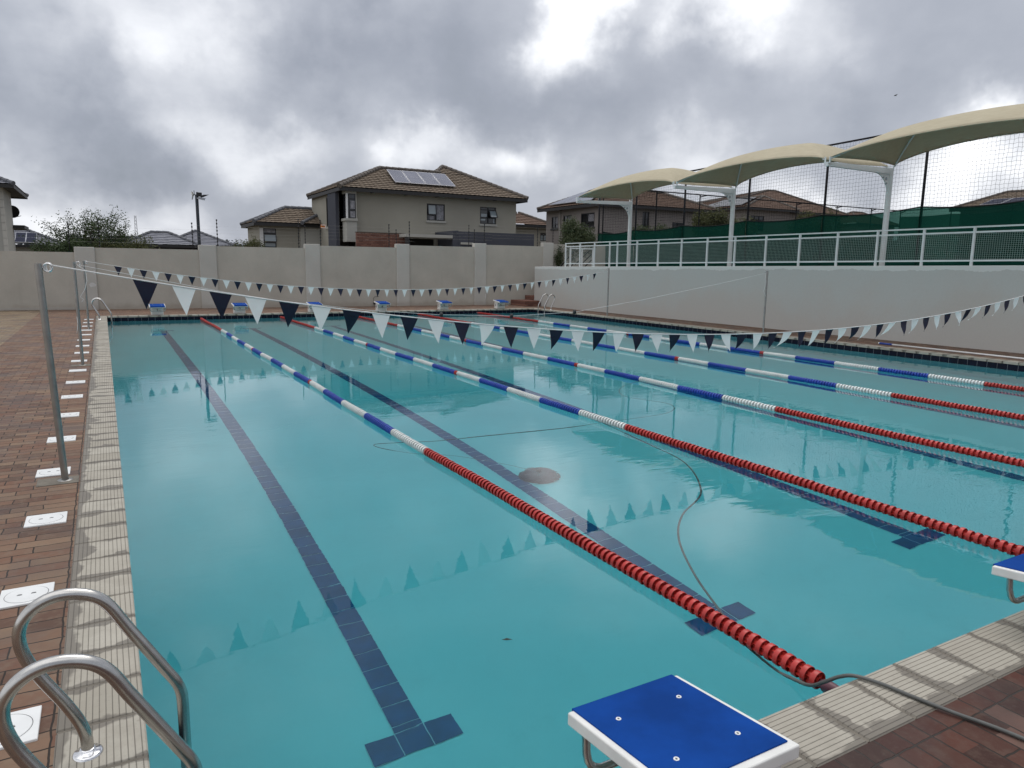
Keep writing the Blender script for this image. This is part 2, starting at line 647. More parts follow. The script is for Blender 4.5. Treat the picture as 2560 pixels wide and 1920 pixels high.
def tile_mat(name, col, grout, along, pitch=0.2, rough=0.12, zrow=None):
    m = NT(name)
    sp = m.node("ShaderNodeSeparateXYZ")
    m.l.new(m.pos(), sp.inputs[0])
    s_ = sp.outputs[{"x": 0, "y": 1}[along]]
    fr = m.math("FRACT", m.math("ADD", m.math("DIVIDE", s_, pitch), 10.0))
    d = m.math("MULTIPLY", m.math("MINIMUM", fr, m.math("SUBTRACT", 1.0, fr)), pitch)
    g = m.math("LESS_THAN", d, 0.0042)
    idx = m.math("FLOOR", m.math("ADD", m.math("DIVIDE", s_, pitch), 10.0))
    wh = m.node("ShaderNodeTexWhiteNoise", noise_dimensions="1D")
    m.l.new(idx, wh.inputs["W"])
    c = m.ramp(wh.outputs["Value"], [(0, tuple(x * 0.75 for x in col)), (1, tuple(x * 1.3 for x in col))])
    c = m.mix(g, c, grout)
    m.set(col=c, rough=m.math("ADD", m.math("MULTIPLY", g, 0.6), rough))
    return m.mat


MAT["tile_x"] = tile_mat("waterline_tile_end", (0.010, 0.012, 0.028), (0.42, 0.42, 0.44), "x")
MAT["tile_y"] = tile_mat("waterline_tile_side", (0.010, 0.012, 0.028), (0.42, 0.42, 0.44), "y")
MAT["lane_tile"] = tile_mat("lane_tile", (0.022, 0.085, 0.30), (0.55, 0.66, 0.75), "y", 0.2, 0.3)
MAT["lane_tile_x"] = tile_mat("lane_tile_end", (0.022, 0.085, 0.30), (0.55, 0.66, 0.75), "x", 0.2, 0.3)

m = NT("pool_plaster")
n1 = m.noise(0.5, 5, 0.6)
c = m.ramp(n1, [(0.3, (0.27, 0.53, 0.56)), (0.7, (0.31, 0.59, 0.62))])
n2 = m.noise(2.6, 6, 0.75)
c = m.mix(m.rng(n2, 0.52, 0.8, 0, 0.30), c, (0.22, 0.45, 0.47))
m.set(col=c, rough=0.7)
MAT["plaster_pool"] = m.mat

# water: clear refracting surface with an absorbing volume under it
m = NT("pool_water")
m.n.remove(m.b)
gl = m.node("ShaderNodeBsdfGlass")
gl.inputs["IOR"].default_value = 1.333
gl.inputs["Roughness"].default_value = 0.0
gl.inputs["Color"].default_value = (1, 1, 1, 1)
bmp = m.node("ShaderNodeBump")
bmp.inputs["Strength"].default_value = 1.0
bmp.inputs["Distance"].default_value = 1.0
w1 = m.noise(1.25, 1, 0.5, stretch=(0.75, 1.2, 1))
w2 = m.noise(5.2, 2.0, 0.5, stretch=(0.5, 1.2, 1), dist=0.6)
w3 = m.noise(10.5, 2.0, 0.5, stretch=(0.5, 1.15, 1), dist=0.4)
patch = m.rng(m.noise(0.22, 2, 0.5), 0.36, 0.66, 0.35, 1.3)
h = m.math("ADD", m.math("MULTIPLY", w1, 0.0019), m.math("MULTIPLY", m.math("MULTIPLY", m.math("ADD", w2, m.math("MULTIPLY", w3, 0.36)), patch), 0.00125))
m.l.new(h, bmp.inputs["Height"])
m.l.new(bmp.outputs[0], gl.inputs["Normal"])
m.l.new(gl.outputs[0], m.out.inputs[0])
va = m.node("ShaderNodeVolumeAbsorption")
va.inputs["Color"].default_value = (0.16, 0.86, 0.90, 1)
va.inputs["Density"].default_value = 0.36
m.l.new(va.outputs[0], m.out.inputs["Volume"])
MAT["water"] = m.mat

MAT["steel"] = simple("brushed_steel", (0.50, 0.49, 0.47), 0.24, 1.0, var=0.10, vs=20, bump=0.06, bs=200, bd=0.001)
MAT["chrome"] = simple("polished_flange", (0.72, 0.72, 0.73), 0.10, 1.0, var=0.05)
MAT["galv"] = simple("dull_steel_post", (0.34, 0.335, 0.32), 0.38, 1.0, var=0.15, vs=9, bump=0.08, bs=120, bd=0.001)
MAT["white_plastic"] = simple("white_plastic", (0.74, 0.75, 0.74), 0.38, var=0.05, vs=9)
MAT["block_white"] = simple("white_fibreglass", (0.72, 0.72, 0.69), 0.45, var=0.07, vs=11, bump=0.12, bs=90, bd=0.001)
MAT["pad_blue"] = simple("blue_grip_pad", (0.005, 0.050, 0.25), 0.85, var=0.22, vs=3.5, bump=0.5, bs=520, bd=0.0012, spec=0.08)
MAT["digit"] = simple("dark_digit", (0.01, 0.03, 0.05), 0.5, var=0)
MAT["f_red"] = simple("red_float", (0.44, 0.028, 0.022), 0.36, var=0.18, vs=5)
MAT["f_white"] = simple("white_float", (0.74, 0.76, 0.74), 0.36, var=0.08, vs=5)
MAT["f_blue"] = simple("blue_float", (0.016, 0.06, 0.40), 0.36, var=0.15, vs=5)
MAT["flag_navy"] = simple("navy_pennant", (0.007, 0.008, 0.030), 0.6, var=0.2, vs=14)
m = NT("white_pennant")
tr = m.node("ShaderNodeBsdfTranslucent")
tr.inputs[0].default_value = (0.78, 0.82, 0.81, 1)
mxs = m.node("ShaderNodeMixShader")
mxs.inputs[0].default_value = 0.35
m.set(col=m.ramp(m.noise(12, 3, 0.5), [(0.3, (0.74, 0.78, 0.77)), (0.7, (0.80, 0.83, 0.82))]), rough=0.5)
m.l.new(m.b.outputs[0], mxs.inputs[1])
m.l.new(tr.outputs[0], mxs.inputs[2])
m.l.new(mxs.outputs[0], m.out.inputs[0])
MAT["flag_white"] = m.mat
MAT["cord"] = simple("white_cord", (0.70, 0.71, 0.70), 0.7, var=0.06, vs=30)
MAT["black"] = simple("black_plastic", (0.012, 0.012, 0.013), 0.45, var=0.2)
MAT["hose"] = simple("grey_hose", (0.085, 0.088, 0.083), 0.42, var=0.2, vs=8)
MAT["white_paint"] = simple("white_steel_paint", (0.66, 0.69, 0.69), 0.45, var=0.06, vs=4)
MAT["wire"] = simple("pale_mesh_wire", (0.36, 0.40, 0.385), 0.5, var=0.06)
MAT["black_steel"] = simple("black_steel", (0.008, 0.008, 0.010), 0.6, var=0.2, spec=0.15)
MAT["net"] = simple("black_net_twine", (0.014, 0.014, 0.016), 0.9, var=0.2, spec=0.1)

m = NT("tan_shade_fabric")
sp = m.node("ShaderNodeSeparateXYZ")
m.l.new(m.pos(), sp.inputs[0])
weave = m.noise(16, 4, 0.6, stretch=(1, 0.25, 1))
c = m.ramp(weave, [(0.3, (0.52, 0.465, 0.335)), (0.7, (0.61, 0.555, 0.415))])
c = m.mix(m.rng(m.noise(0.9, 4, 0.6), 0.4, 0.7, 0, 0.25), c, (0.44, 0.385, 0.275))
m.set(col=c, rough=0.9, spec=0.15)
m.bump(m.noise(60, 3, 0.6), 0.3, 0.004)
tr = m.node("ShaderNodeBsdfTranslucent")
tr.inputs[0].default_value = (0.42, 0.34, 0.23, 1)
mxs = m.node("ShaderNodeMixShader")
mxs.inputs[0].default_value = 0.22
m.l.new(m.b.outputs[0], mxs.inputs[1])
m.l.new(tr.outputs[0], mxs.inputs[2])
m.l.new(mxs.outputs[0], m.out.inputs[0])
MAT["fabric"] = m.mat

m = NT("green_shade_cloth")
c = m.ramp(m.noise(0.9, 5, 0.6, stretch=(1, 1, 0.5)), [(0.3, (0.003, 0.030, 0.022)), (0.7, (0.005, 0.042, 0.031))])
m.set(col=c, rough=0.9, spec=0.1)
tp = m.node("ShaderNodeBsdfTransparent")
tp.inputs[0].default_value = (0.35, 0.75, 0.62, 1)
tr = m.node("ShaderNodeBsdfTranslucent")
tr.inputs[0].default_value = (0.004, 0.07, 0.05, 1)
mx1 = m.node("ShaderNodeMixShader")
mx1.inputs[0].default_value = 0.3
m.l.new(m.b.outputs[0], mx1.inputs[1])
m.l.new(tr.outputs[0], mx1.inputs[2])
mx2 = m.node("ShaderNodeMixShader")
mx2.inputs[0].default_value = 0.15
m.l.new(mx1.outputs[0], mx2.inputs[1])
m.l.new(tp.outputs[0], mx2.inputs[2])
m.l.new(mx2.outputs[0], m.out.inputs[0])
MAT["green"] = m.mat


def roof_mat(name, cols):
    m = NT(name)
    n1 = m.noise(2.6, 5, 0.65, stretch=(1, 1, 3.0))
    c = m.ramp(n1, [(0.28, cols[0]), (0.5, cols[1]), (0.72, cols[2])])
    n2 = m.noise(0.5, 4, 0.6)
    c = m.mix(m.rng(n2, 0.45, 0.7, 0, 0.35), c, tuple(x * 0.7 for x in cols[1]))
    m.set(col=c, rough=0.9, spec=0.12)
    m.bump(m.noise(30, 4, 0.6), 0.3, 0.006)
    return m.mat


MAT["roof_brown"] = roof_mat("brown_concrete_tile", [(0.135, 0.107, 0.083), (0.19, 0.152, 0.118), (0.24, 0.196, 0.152)])
MAT["roof_red"] = roof_mat("red_brown_tile", [(0.135, 0.092, 0.072), (0.175, 0.122, 0.095), (0.21, 0.15, 0.12)])
MAT["roof_grey"] = roof_mat("grey_slate_tile", [(0.20, 0.205, 0.235), (0.26, 0.265, 0.295), (0.31, 0.315, 0.345)])
MAT["cap_dark"] = simple("ridge_tile", (0.095, 0.08, 0.068), 0.75, var=0.3, vs=5, bump=0.3)
MAT["cap_grey"] = simple("grey_ridge_tile", (0.10, 0.105, 0.12), 0.7, var=0.25, vs=5)
MAT["house"] = plaster("olive_grey_plaster", (0.305, 0.290, 0.245), var=0.07, stain=0.2, scale=0.5).mat
MAT["house_light"] = plaster("light_grey_plaster", (0.36, 0.355, 0.325), var=0.06, stain=0.15, scale=0.5).mat
MAT["house_dark"] = plaster("charcoal_plaster", (0.062, 0.066, 0.082), var=0.1, stain=0.25, scale=0.6).mat
MAT["house_taupe"] = plaster("taupe_house_plaster", (0.235, 0.212, 0.20), var=0.08, stain=0.2, scale=0.5).mat
MAT["fascia"] = simple("dark_fascia", (0.018, 0.017, 0.018), 0.6, var=0.2)
MAT["soffit"] = simple("brown_soffit", (0.05, 0.045, 0.04), 0.8, var=0.2)
MAT["frame"] = simple("black_window_frame", (0.010, 0.010, 0.012), 0.4, var=0.1)
MAT["white_strip"] = simple("pale_window_post", (0.62, 0.62, 0.62), 0.5, var=0.05)
MAT["curtain"] = simple("pale_curtain", (0.22, 0.22, 0.24), 0.9, var=0.4, vs=9)
m = NT("window_glass")
m.set(col=(0.012, 0.014, 0.017, 1), rough=0.05, spec=0.7)
MAT["glass"] = m.mat
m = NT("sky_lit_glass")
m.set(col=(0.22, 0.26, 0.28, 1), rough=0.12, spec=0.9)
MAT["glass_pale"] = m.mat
m = NT("solar_cell")
m.set(col=m.ramp(m.noise(0.8, 3, 0.5), [(0.3, (0.075, 0.08, 0.115)), (0.7, (0.12, 0.125, 0.17))]), rough=0.16, spec=0.8)
MAT["solar"] = m.mat
m = NT("grey_solar_cell")
m.set(col=(0.075, 0.08, 0.09, 1), rough=0.38, spec=0.3)
MAT["solar_grey"] = m.mat
m = NT("dark_solar_cell")
m.set(col=(0.018, 0.021, 0.042, 1), rough=0.55, spec=0.05)
MAT["solar_dark"] = m.mat
MAT["alu"] = simple("aluminium_edge", (0.38, 0.39, 0.42), 0.4, 0.6, var=0.05)


def wall_brick(name, swap):
    m = NT(name)
    mp = m.node("ShaderNodeMapping")
    m.l.new(m.pos(), mp.inputs[0])
    mp.inputs["Rotation"].default_value = (R(90), 0, R(90) if swap else 0)
    br = m.node("ShaderNodeTexBrick")
    m.l.new(mp.outputs[0], br.inputs["Vector"])
    br.inputs["Color1"].default_value = (0.12, 0.045, 0.032, 1)
    br.inputs["Color2"].default_value = (0.24, 0.11, 0.075, 1)
    br.inputs["Mortar"].default_value = (0.07, 0.05, 0.042, 1)
    br.inputs["Scale"].default_value = 1.0
    br.inputs["Mortar Size"].default_value = 0.008
    br.inputs["Brick Width"].default_value = 0.23
    br.inputs["Row Height"].default_value = 0.086
    c = m.mix(m.rng(m.noise(5, 5, 0.7), 0.4, 0.7, 0, 0.5), br.outputs["Color"], (0.09, 0.04, 0.032))
    m.set(col=c, rough=0.85)
    m.bump(m.math("MULTIPLY", br.outputs["Fac"], -1.0), 0.6, 0.008)
    return m.mat


MAT["wall_brick"] = wall_brick("red_face_brick", False)


def leaf_mat(name, lo, hi):
    m = NT(name)
    c = m.ramp(m.noise(3.0, 3, 0.6), [(0.3, lo), (0.7, hi)])
    m.set(col=c, rough=0.6, spec=0.3)
    tr = m.node("ShaderNodeBsdfTranslucent")
    m.l.new(c, tr.inputs[0])
    mxs = m.node("ShaderNodeMixShader")
    mxs.inputs[0].default_value = 0.3
    m.l.new(m.b.outputs[0], mxs.inputs[1])
    m.l.new(tr.outputs[0], mxs.inputs[2])
    m.l.new(mxs.outputs[0], m.out.inputs[0])
    return m.mat


MAT["leaf_dark"] = leaf_mat("dark_leaf", (0.030, 0.050, 0.020), (0.078, 0.110, 0.044))
MAT["leaf_mid"] = leaf_mat("mid_leaf", (0.040, 0.062, 0.028), (0.105, 0.125, 0.060))
MAT["leaf_olive"] = leaf_mat("olive_leaf", (0.050, 0.060, 0.022), (0.125, 0.13, 0.050))
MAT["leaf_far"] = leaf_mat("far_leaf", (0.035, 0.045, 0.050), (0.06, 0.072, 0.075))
MAT["bark"] = simple("bark", (0.045, 0.038, 0.030), 0.9, var=0.3, bump=0.6)
m = NT("dry_ground")
c = m.ramp(m.noise(0.4, 6, 0.65), [(0.3, (0.10, 0.085, 0.055)), (0.6, (0.15, 0.125, 0.085)), (0.8, (0.09, 0.105, 0.05))])
m.set(col=c, rough=0.95)
m.bump(m.noise(9, 5, 0.7), 0.6, 0.03)
MAT["ground"] = m.mat
MAT["terrace"] = simple("grey_terrace_paving", (0.22, 0.20, 0.18), 0.85, var=0.2, vs=2)
MAT["court"] = simple("green_court_surface", (0.03, 0.10, 0.06), 0.85, var=0.2, vs=1)
MAT["orange"] = simple("orange_sign", (0.62, 0.18, 0.015), 0.5, var=0.08)
MAT["sign_ink"] = simple("dark_sign_print", (0.10, 0.02, 0.01), 0.6, var=0)
MAT["maroon"] = simple("maroon_plastic", (0.10, 0.030, 0.045), 0.4, var=0.2)
MAT["pole_blue"] = simple("blue_grip", (0.012, 0.05, 0.30), 0.4, var=0.1)

# ------------------------------------------------------------------ the pool and its deck
PW, PL, WLZ, FLOOR = 16.10, 25.0, -0.168, -2.0
LANE0, LANE = 1.496, 2.634


def wall_x(y):                    # pool side face of the retaining wall (not quite parallel to the pool)
    return 17.45 + (27.2 - y) * 0.032


def wall_top(y):
    return 1.78 + (27.2 - y) * 0.0095


def back_y(x):                    # pool side face of the boundary wall
    return 29.12 - (x + 3) * 0.053


g = MB()
for (x0, x1, y0, y1) in ((-3000, -0.4, -3000, 3000), (PW + 0.4, 3000, -3000, 3000), (-0.4, PW + 0.4, -3000, -0.4), (-0.4, PW + 0.4, PL + 0.4, 3000)):
    g.quad((x0, y0, -0.04), (x1, y0, -0.04), (x1, y1, -0.04), (x0, y1, -0.04))
tag(g.build("ground", MAT["ground"]), kind="structure")

ZD = -0.006
d = MB()
# 0 pavers, 1 yellow pavers, 2 edge course beside the long sides, 3 edge course at the ends, 4 damp pavers near the camera
EO = 0.300
d.quad((-2.0, -8, ZD), (-0.515, -8, ZD), (-0.515, 29.4, ZD), (-2.0, 29.4, ZD), 0)
d.quad((-16, -8, ZD), (-2.0, -8, ZD), (-2.0, 29.9, ZD), (-16, 29.9, ZD), 1)
d.quad((-0.515, -8, ZD), (-EO, -8, ZD), (-EO, 29.2, ZD), (-0.515, 29.2, ZD), 2)
d.quad((-EO, PL + EO + 0.207, ZD), (PW + EO, PL + EO + 0.207, ZD), (PW + EO, 29.1, ZD), (-EO, 29.1, ZD), 0)
d.quad((-EO, PL + EO, ZD), (14.7, PL + EO, ZD), (14.7, PL + EO + 0.207, ZD), (-EO, PL + EO + 0.207, ZD), 0)
d.quad((14.7, PL + EO, ZD), (PW + EO, PL + EO, ZD), (PW + EO, PL + EO + 0.207, ZD), (14.7, PL + EO + 0.207, ZD), 1)
d.quad((PW + EO, -EO, ZD), (19.5, -EO, ZD), (19.5, 29.0, ZD), (PW + EO, 29.0, ZD), 0)
d.quad((-EO, -0.515, ZD), (PW + EO, -0.515, ZD), (PW + EO, -EO, ZD), (-EO, -EO, ZD), 3)
d.quad((-EO, -8, ZD), (19.5, -8, ZD), (19.5, -0.515, ZD), (-EO, -0.515, ZD), 4)
tag(d.build("pool_deck", [MAT["pave"], MAT["pave_yellow"], MAT["pave_edge_x"], MAT["pave_edge_y"], MAT["pave_near"]]), kind="structure")

pool = thing("swimming_pool", "blue rendered lap pool with dark waterline tiles and a ribbed concrete coping", "swimming pool", (PW / 2, PL / 2, 0))
b = MB()
bx0, bx1, by0, by1 = -0.02, PW + 0.02, -0.02, PL + 0.02
b.quad((bx0, by0, FLOOR), (bx1, by0, FLOOR), (bx1, by1, FLOOR), (bx0, by1, FLOOR))
for a_, c_ in (((bx0, by0), (bx1, by0)), ((bx1, by0), (bx1, by1)), ((bx1, by1), (bx0, by1)), ((bx0, by1), (bx0, by0))):
    b.quad((a_[0], a_[1], -0.04), (c_[0], c_[1], -0.04), (c_[0], c_[1], FLOOR), (a_[0], a_[1], FLOOR))
b.build("basin", MAT["plaster_pool"], pool)

# waterline tiles over a pale grout bed
tb, gb = MB(), MB()
TS = 0.2
TZ0, TZ1 = -0.235, -0.047
for (ax, fixed, n, sgn) in (("x", by0, int(PW / TS) + 1, 1), ("x", by1, int(PW / TS) + 1, -1), ("y", bx0, int(PL / TS), 1), ("y", bx1, int(PL / TS), -1)):
    for i in range(n):
        s0 = i * TS + 0.003
        s1 = (i + 1) * TS - 0.003
        if ax == "x":
            s1 = min(s1, PW + 0.018)
            yy = fixed + sgn * 0.007
            tb.quad((s0, yy, TZ0), (s1, yy, TZ0), (s1, yy, TZ1), (s0, yy, TZ1))
        else:
            xx = fixed + sgn * 0.007
            tb.quad((xx, s0, TZ0), (xx, s1, TZ0), (xx, s1, TZ1), (xx, s0, TZ1))
    e = 0.004 * sgn
    if ax == "x":
        gb.quad((bx0, fixed + e, TZ0 - 0.003), (bx1, fixed + e, TZ0 - 0.003), (bx1, fixed + e, TZ1 + 0.003), (bx0, fixed + e, TZ1 + 0.003))
    else:
        gb.quad((fixed + e, by0, TZ0 - 0.003), (fixed + e, by1, TZ0 - 0.003), (fixed + e, by1, TZ1 + 0.003), (fixed + e, by0, TZ1 + 0.003))
MAT["tile"] = simple("navy_waterline_tile", (0.006, 0.008, 0.018), 0.3, var=0.35, vs=2.5, spec=0.12)
MAT["tile_grout"] = simple("pale_tile_grout", (0.30, 0.30, 0.32), 0.8, var=0.1)
tb.build("waterline_tiles", MAT["tile"], pool)
gb.build("tile_grout", MAT["tile_grout"], pool)

# coping slabs with mortar joints
cp, mo = MB(), MB()


def slab(x0, x1, y0, y1, m_):
    dz = [random.uniform(-0.0012, 0.0012) for _ in range(4)]
    e = 0.006
    zb = -0.05
    top = [(x0 + e, y0 + e, dz[0]), (x1 - e, y0 + e, dz[1]), (x1 - e, y1 - e, dz[2]), (x0 + e, y1 - e, dz[3])]
    mid = [(x0, y0, dz[0] - e), (x1, y0, dz[1] - e), (x1, y1, dz[2] - e), (x0, y1, dz[3] - e)]
    bot = [(x0, y0, zb), (x1, y0, zb), (x1, y1, zb), (x0, y1, zb)]
    v = top + mid + bot
    f = [(0, 1, 2, 3), (11, 10, 9, 8)]
    for i in range(4):
        j = (i + 1) % 4
        f += [(i + 4, j + 4, j, i), (i + 8, j + 8, j + 4, i + 4)]
    cp.add(v, f, m_)


P_ = 0.305
jg = 0.0062
for sx0, sx1 in ((-0.305, 0.0), (PW, PW + 0.305)):
    n = int(PL / P_)
    for i in range(-1, n + 2):
        y0, y1 = i * P_ + jg, (i + 1) * P_ - jg
        if y0 > PL + 0.3:
            continue
        slab(sx0, sx1, y0, min(y1, PL + 0.305), 0)
    mo.quad((sx0 + 0.003, -0.30, -0.0045), (sx1 - 0.003, -0.30, -0.0045), (sx1 - 0.003, PL + 0.302, -0.0045), (sx0 + 0.003, PL + 0.302, -0.0045))
for sy0, sy1 in ((-0.305, 0.0), (PL, PL + 0.305)):
    n = int(PW / P_)
    for i in range(0, n + 1):
        x0, x1 = i * P_ + jg, min((i + 1) * P_ - jg, PW - jg)
        slab(x0, x1, sy0, sy1, 1)
    mo.quad((0.003, sy0 + 0.003, -0.0045), (PW - 0.003, sy0 + 0.003, -0.0045), (PW - 0.003, sy1 - 0.003, -0.0045), (0.003, sy1 - 0.003, -0.0045))
cop = cp.build("coping", [MAT["coping_y"], MAT["coping_x"]], pool)
mo.build("joint_mortar", MAT["grout"], cop)

MAT["lane_tile"] = simple("blue_lane_tile", (0.003, 0.050, 0.165), 0.35, var=0.25, vs=4)
MAT["lane_grout"] = simple("pale_lane_grout", (0.50, 0.62, 0.70), 0.8, var=0.1)
for k in range(6):
    lx = LANE0 + LANE * k
    lm, lg = MB(), MB()
    z_ = FLOOR + 0.008
    gq = 0.0035
    def lt(x0, x1, y0, y1):
        lm.quad((x0 + gq, y0 + gq, z_), (x1 - gq, y0 + gq, z_), (x1 - gq, y1 - gq, z_), (x0 + gq, y1 - gq, z_))
    for q in range(3):
        lt(lx - 0.3 + q * 0.2, lx - 0.1 + q * 0.2, 1.97, 2.17)
        lt(lx - 0.3 + q * 0.2, lx - 0.1 + q * 0.2, 22.85, 23.05)
    lt(lx - 0.1, lx + 0.1, 2.17, 2.22)
    y = 2.22
    while y < 22.75:
        lt(lx - 0.1, lx + 0.1, y, min(y + 0.2, 22.85))
        y += 0.2
    lg.quad((lx - 0.098, 2.0, z_ - 0.004), (lx + 0.098, 2.0, z_ - 0.004), (lx + 0.098, 23.0, z_ - 0.004), (lx - 0.098, 23.0, z_ - 0.004))
    for y0 in (1.972, 22.852):
        lg.quad((lx + 0.0985, y0, z_ - 0.004), (lx + 0.298, y0, z_ - 0.004), (lx + 0.298, y0 + 0.196, z_ - 0.004), (lx + 0.0985, y0 + 0.196, z_ - 0.004))
        lg.quad((lx - 0.298, y0, z_ - 0.004), (lx - 0.0985, y0, z_ - 0.004), (lx - 0.0985, y0 + 0.196, z_ - 0.004), (lx - 0.298, y0 + 0.196, z_ - 0.004))
    ln = lm.build("lane_marking", MAT["lane_tile"], pool)
    lg.build("lane_grout", MAT["lane_grout"], ln)

w = MB()
w.quad((bx0, by0, WLZ), (bx1, by0, WLZ), (bx1, by1, WLZ), (bx0, by1, WLZ))
tag(w.build("water", MAT["water"]), kind="structure")


def at_plane(u, v, P, n):
    q = ray(u, v)
    n = Vector(n)
    t = (Vector(P) - CAM).dot(n) / q.dot(n)
    return CAM + q * t


# ------------------------------------------------------------------ boundary wall
bwall = thing("boundary_wall", "long grey plastered boundary wall stepping up between broad pillars behind the far blocks", "wall", (6, back_y(6), 0))
PIL = [(-0.876, -0.229, 2.26), (3.269, 3.892, 2.43), (7.273, 7.876, 2.57), (11.15, 11.73, 2.675), (14.83, 15.41, 2.797), (18.39, 18.94, 2.92)]
TOPS = [2.065, 2.245, 2.398, 2.515, 2.625, 2.74, 2.868]
edges = [-16] + [p for q in PIL for p in q[:2]] + [24]


def wall_seg(mb, x0, x1, z1, front, back, z0=-0.3):
    ya, yb = back_y(x0), back_y(x1)
    v = [(x0, ya - front, z0), (x1, yb - front, z0), (x1, yb + back, z0), (x0, ya + back, z0), (x0, ya - front, z1), (x1, yb - front, z1), (x1, yb + back, z1), (x0, ya + back, z1)]
    mb.add(v, [(0, 3, 2, 1), (4, 5, 6, 7), (0, 1, 5, 4), (1, 2, 6, 5), (2, 3, 7, 6), (3, 0, 4, 7)])


for i in range(7):
    q = MB()
    wall_seg(q, edges[2 * i] if i == 0 else edges[2 * i] - 0.02, edges[2 * i + 1] + (0.02 if i < 6 else 0), TOPS[i], 0.0, 0.19)
    q.build("wall_panel", MAT["wall"], bwall)
for (x0, x1, z1) in PIL:
    q = MB()
    wall_seg(q, x0, x1, z1, 0.06, 0.24)
    q.build("pillar", MAT["pillar"], bwall, bevel=0.02)
# pale filler patches low on some pillars
q = MB()
for (x0, x1, z0, z1) in ((-0.34, -0.235, 1.25, 1.45), (-0.52, -0.24, 0.80, 1.0), (3.80, 3.885, 0.1, 0.32), (7.29, 7.42, 0.55, 0.82), (11.16, 11.2, 0.1, 0.5), (15.36, 15.405, 0.25, 0.55)):
    ya, yb = back_y(x0) - 0.063, back_y(x1) - 0.063
    n = 9
    pts = []
    for k in range(n):
        th = 2 * math.pi * k / n
        rr = random.uniform(0.7, 1.0)
        xx = (x0 + x1) / 2 + (x1 - x0) / 2 * rr * math.cos(th)
        pts.append((xx, back_y(xx) - 0.0625, (z0 + z1) / 2 + (z1 - z0) / 2 * rr * math.sin(th)))
    q.add(pts, [tuple(range(n))])
q.build("filler_patch", simple("pale_filler", (0.56, 0.55, 0.53), 0.85, var=0.1), bwall)
sk = MB()
for x0, x1 in ((-16, -0.876),):
    ya, yb = back_y(x0), back_y(x1)
    sk.add([(x0, ya - 0.02, 0), (x1, yb - 0.02, 0), (x1, yb, 0), (x0, ya, 0), (x0, ya - 0.02, 0.09), (x1, yb - 0.02, 0.09), (x1, yb, 0.09), (x0, ya, 0.09)], [(4, 5, 6, 7), (0, 1, 5, 4), (3, 0, 4, 7)])
sk.build("plinth", MAT["pillar"], bwall)

pv = thing("pipe_outlet", "black round pipe end low on the boundary wall beside the number 4 block", "pipe", (10.15, back_y(10.15) - 0.02, 0.13))
q = MB()
q.lathe((10.15, back_y(10.15) - 0.05, 0.13), [(0.0, -0.09), (0.055, -0.09), (0.06, -0.07), (0.06, 0.05)], 16, "y")
q.build("pipe_end", MAT["black"], pv, smooth=False)
q = MB()
q.tube([(10.12, back_y(10) - 0.012, 0.22), (10.10, back_y(10) - 0.012, 0.34), (10.16, back_y(10) - 0.012, 0.40), (10.35, back_y(10) - 0.02, 0.41)], 0.008, 6)
q.build("cable_stub", MAT["black"], pv)

# ------------------------------------------------------------------ retaining wall, terrace, step
rw = thing("retaining_wall", "smooth grey retaining wall with a pale painted strip along its top on the right of the pool", "wall", (17.8, 13, 0))
q = MB()
ys = [-8 + i * 1.6 for i in range(23)]
ys[-1] = 27.15
vv, ff = [], []
for y in ys:
    x, z = wall_x(y), wall_top(y)
    vv += [(x, y, -0.3), (x, y, z - 0.012), (x + 0.012, y, z), (x + 0.22, y, z), (x + 0.22, y, -0.3)]
for i in range(len(ys) - 1):
    o = i * 5
    for k in range(4):
        ff.append((o + k, o + k + 1, o + 5 + k + 1, o + 5 + k))
ff += [(0, 1, 2, 3, 4), tuple(len(vv) - 5 + k for k in (4, 3, 2, 1, 0))]
q.add(vv, ff)
q.build("wall_face", MAT["retain"], rw)
t = MB()
for i in range(len(ys) - 1):
    a, c = ys[i], ys[i + 1]
    t.quad((wall_x(a) + 0.22, a, wall_top(a) - 0.03), (60, a, wall_top(a) - 0.03), (60, c, wall_top(c) - 0.03), (wall_x(c) + 0.22, c, wall_top(c) - 0.03))
t.quad((19.6, 27.15, wall_top(27.15) - 0.03), (60, 27.15, wall_top(27.15) - 0.03), (60, 34, wall_top(27.15) - 0.03), (19.6, 34, wall_top(27.15) - 0.03))
tag(t.build("upper_terrace", MAT["terrace"]), kind="structure")
st = thing("brick_steps", "low dark brick step in the corner between boundary wall and retaining wall", "steps", (17.0, 27.0, 0))
q = MB()
q.box(16.62, 17.42, 26.55, 27.9, -0.01, 0.24)
q.box(17.42, 18.4, 27.16, 27.95, -0.01, 0.44)
q.box(18.4, 19.6, 27.16, 27.95, -0.01, 0.9)
q.build("step", wall_brick("dark_step_brick", False), st)

# ------------------------------------------------------------------ railing on the retaining wall
rail = thing("railing", "white steel railing with wire mesh panels along the top of the retaining wall", "railing", (17.9, 14, 1.85))


def wx(y):
    return wall_x(y) + 0.11


def rail_y(u):
    # point of the railing line under a pixel column (railing line is a straight vertical plane)
    P = (wx(0), 0, 0)
    return at_plane(u, 640, P, (1, 0.032, 0)).y


py = [rail_y(u) for u in (1414, 1450, 1486, 1524, 1543, 1592, 1645, 1703, 1767, 1836, 1913, 1997, 2091, 2190, 2305, 2430)]
while py[-1] > -2:
    py.append(py[-1] - 1.25)


def rtop(y):
    return 2.79 + (25.3 - y) * 0.0048


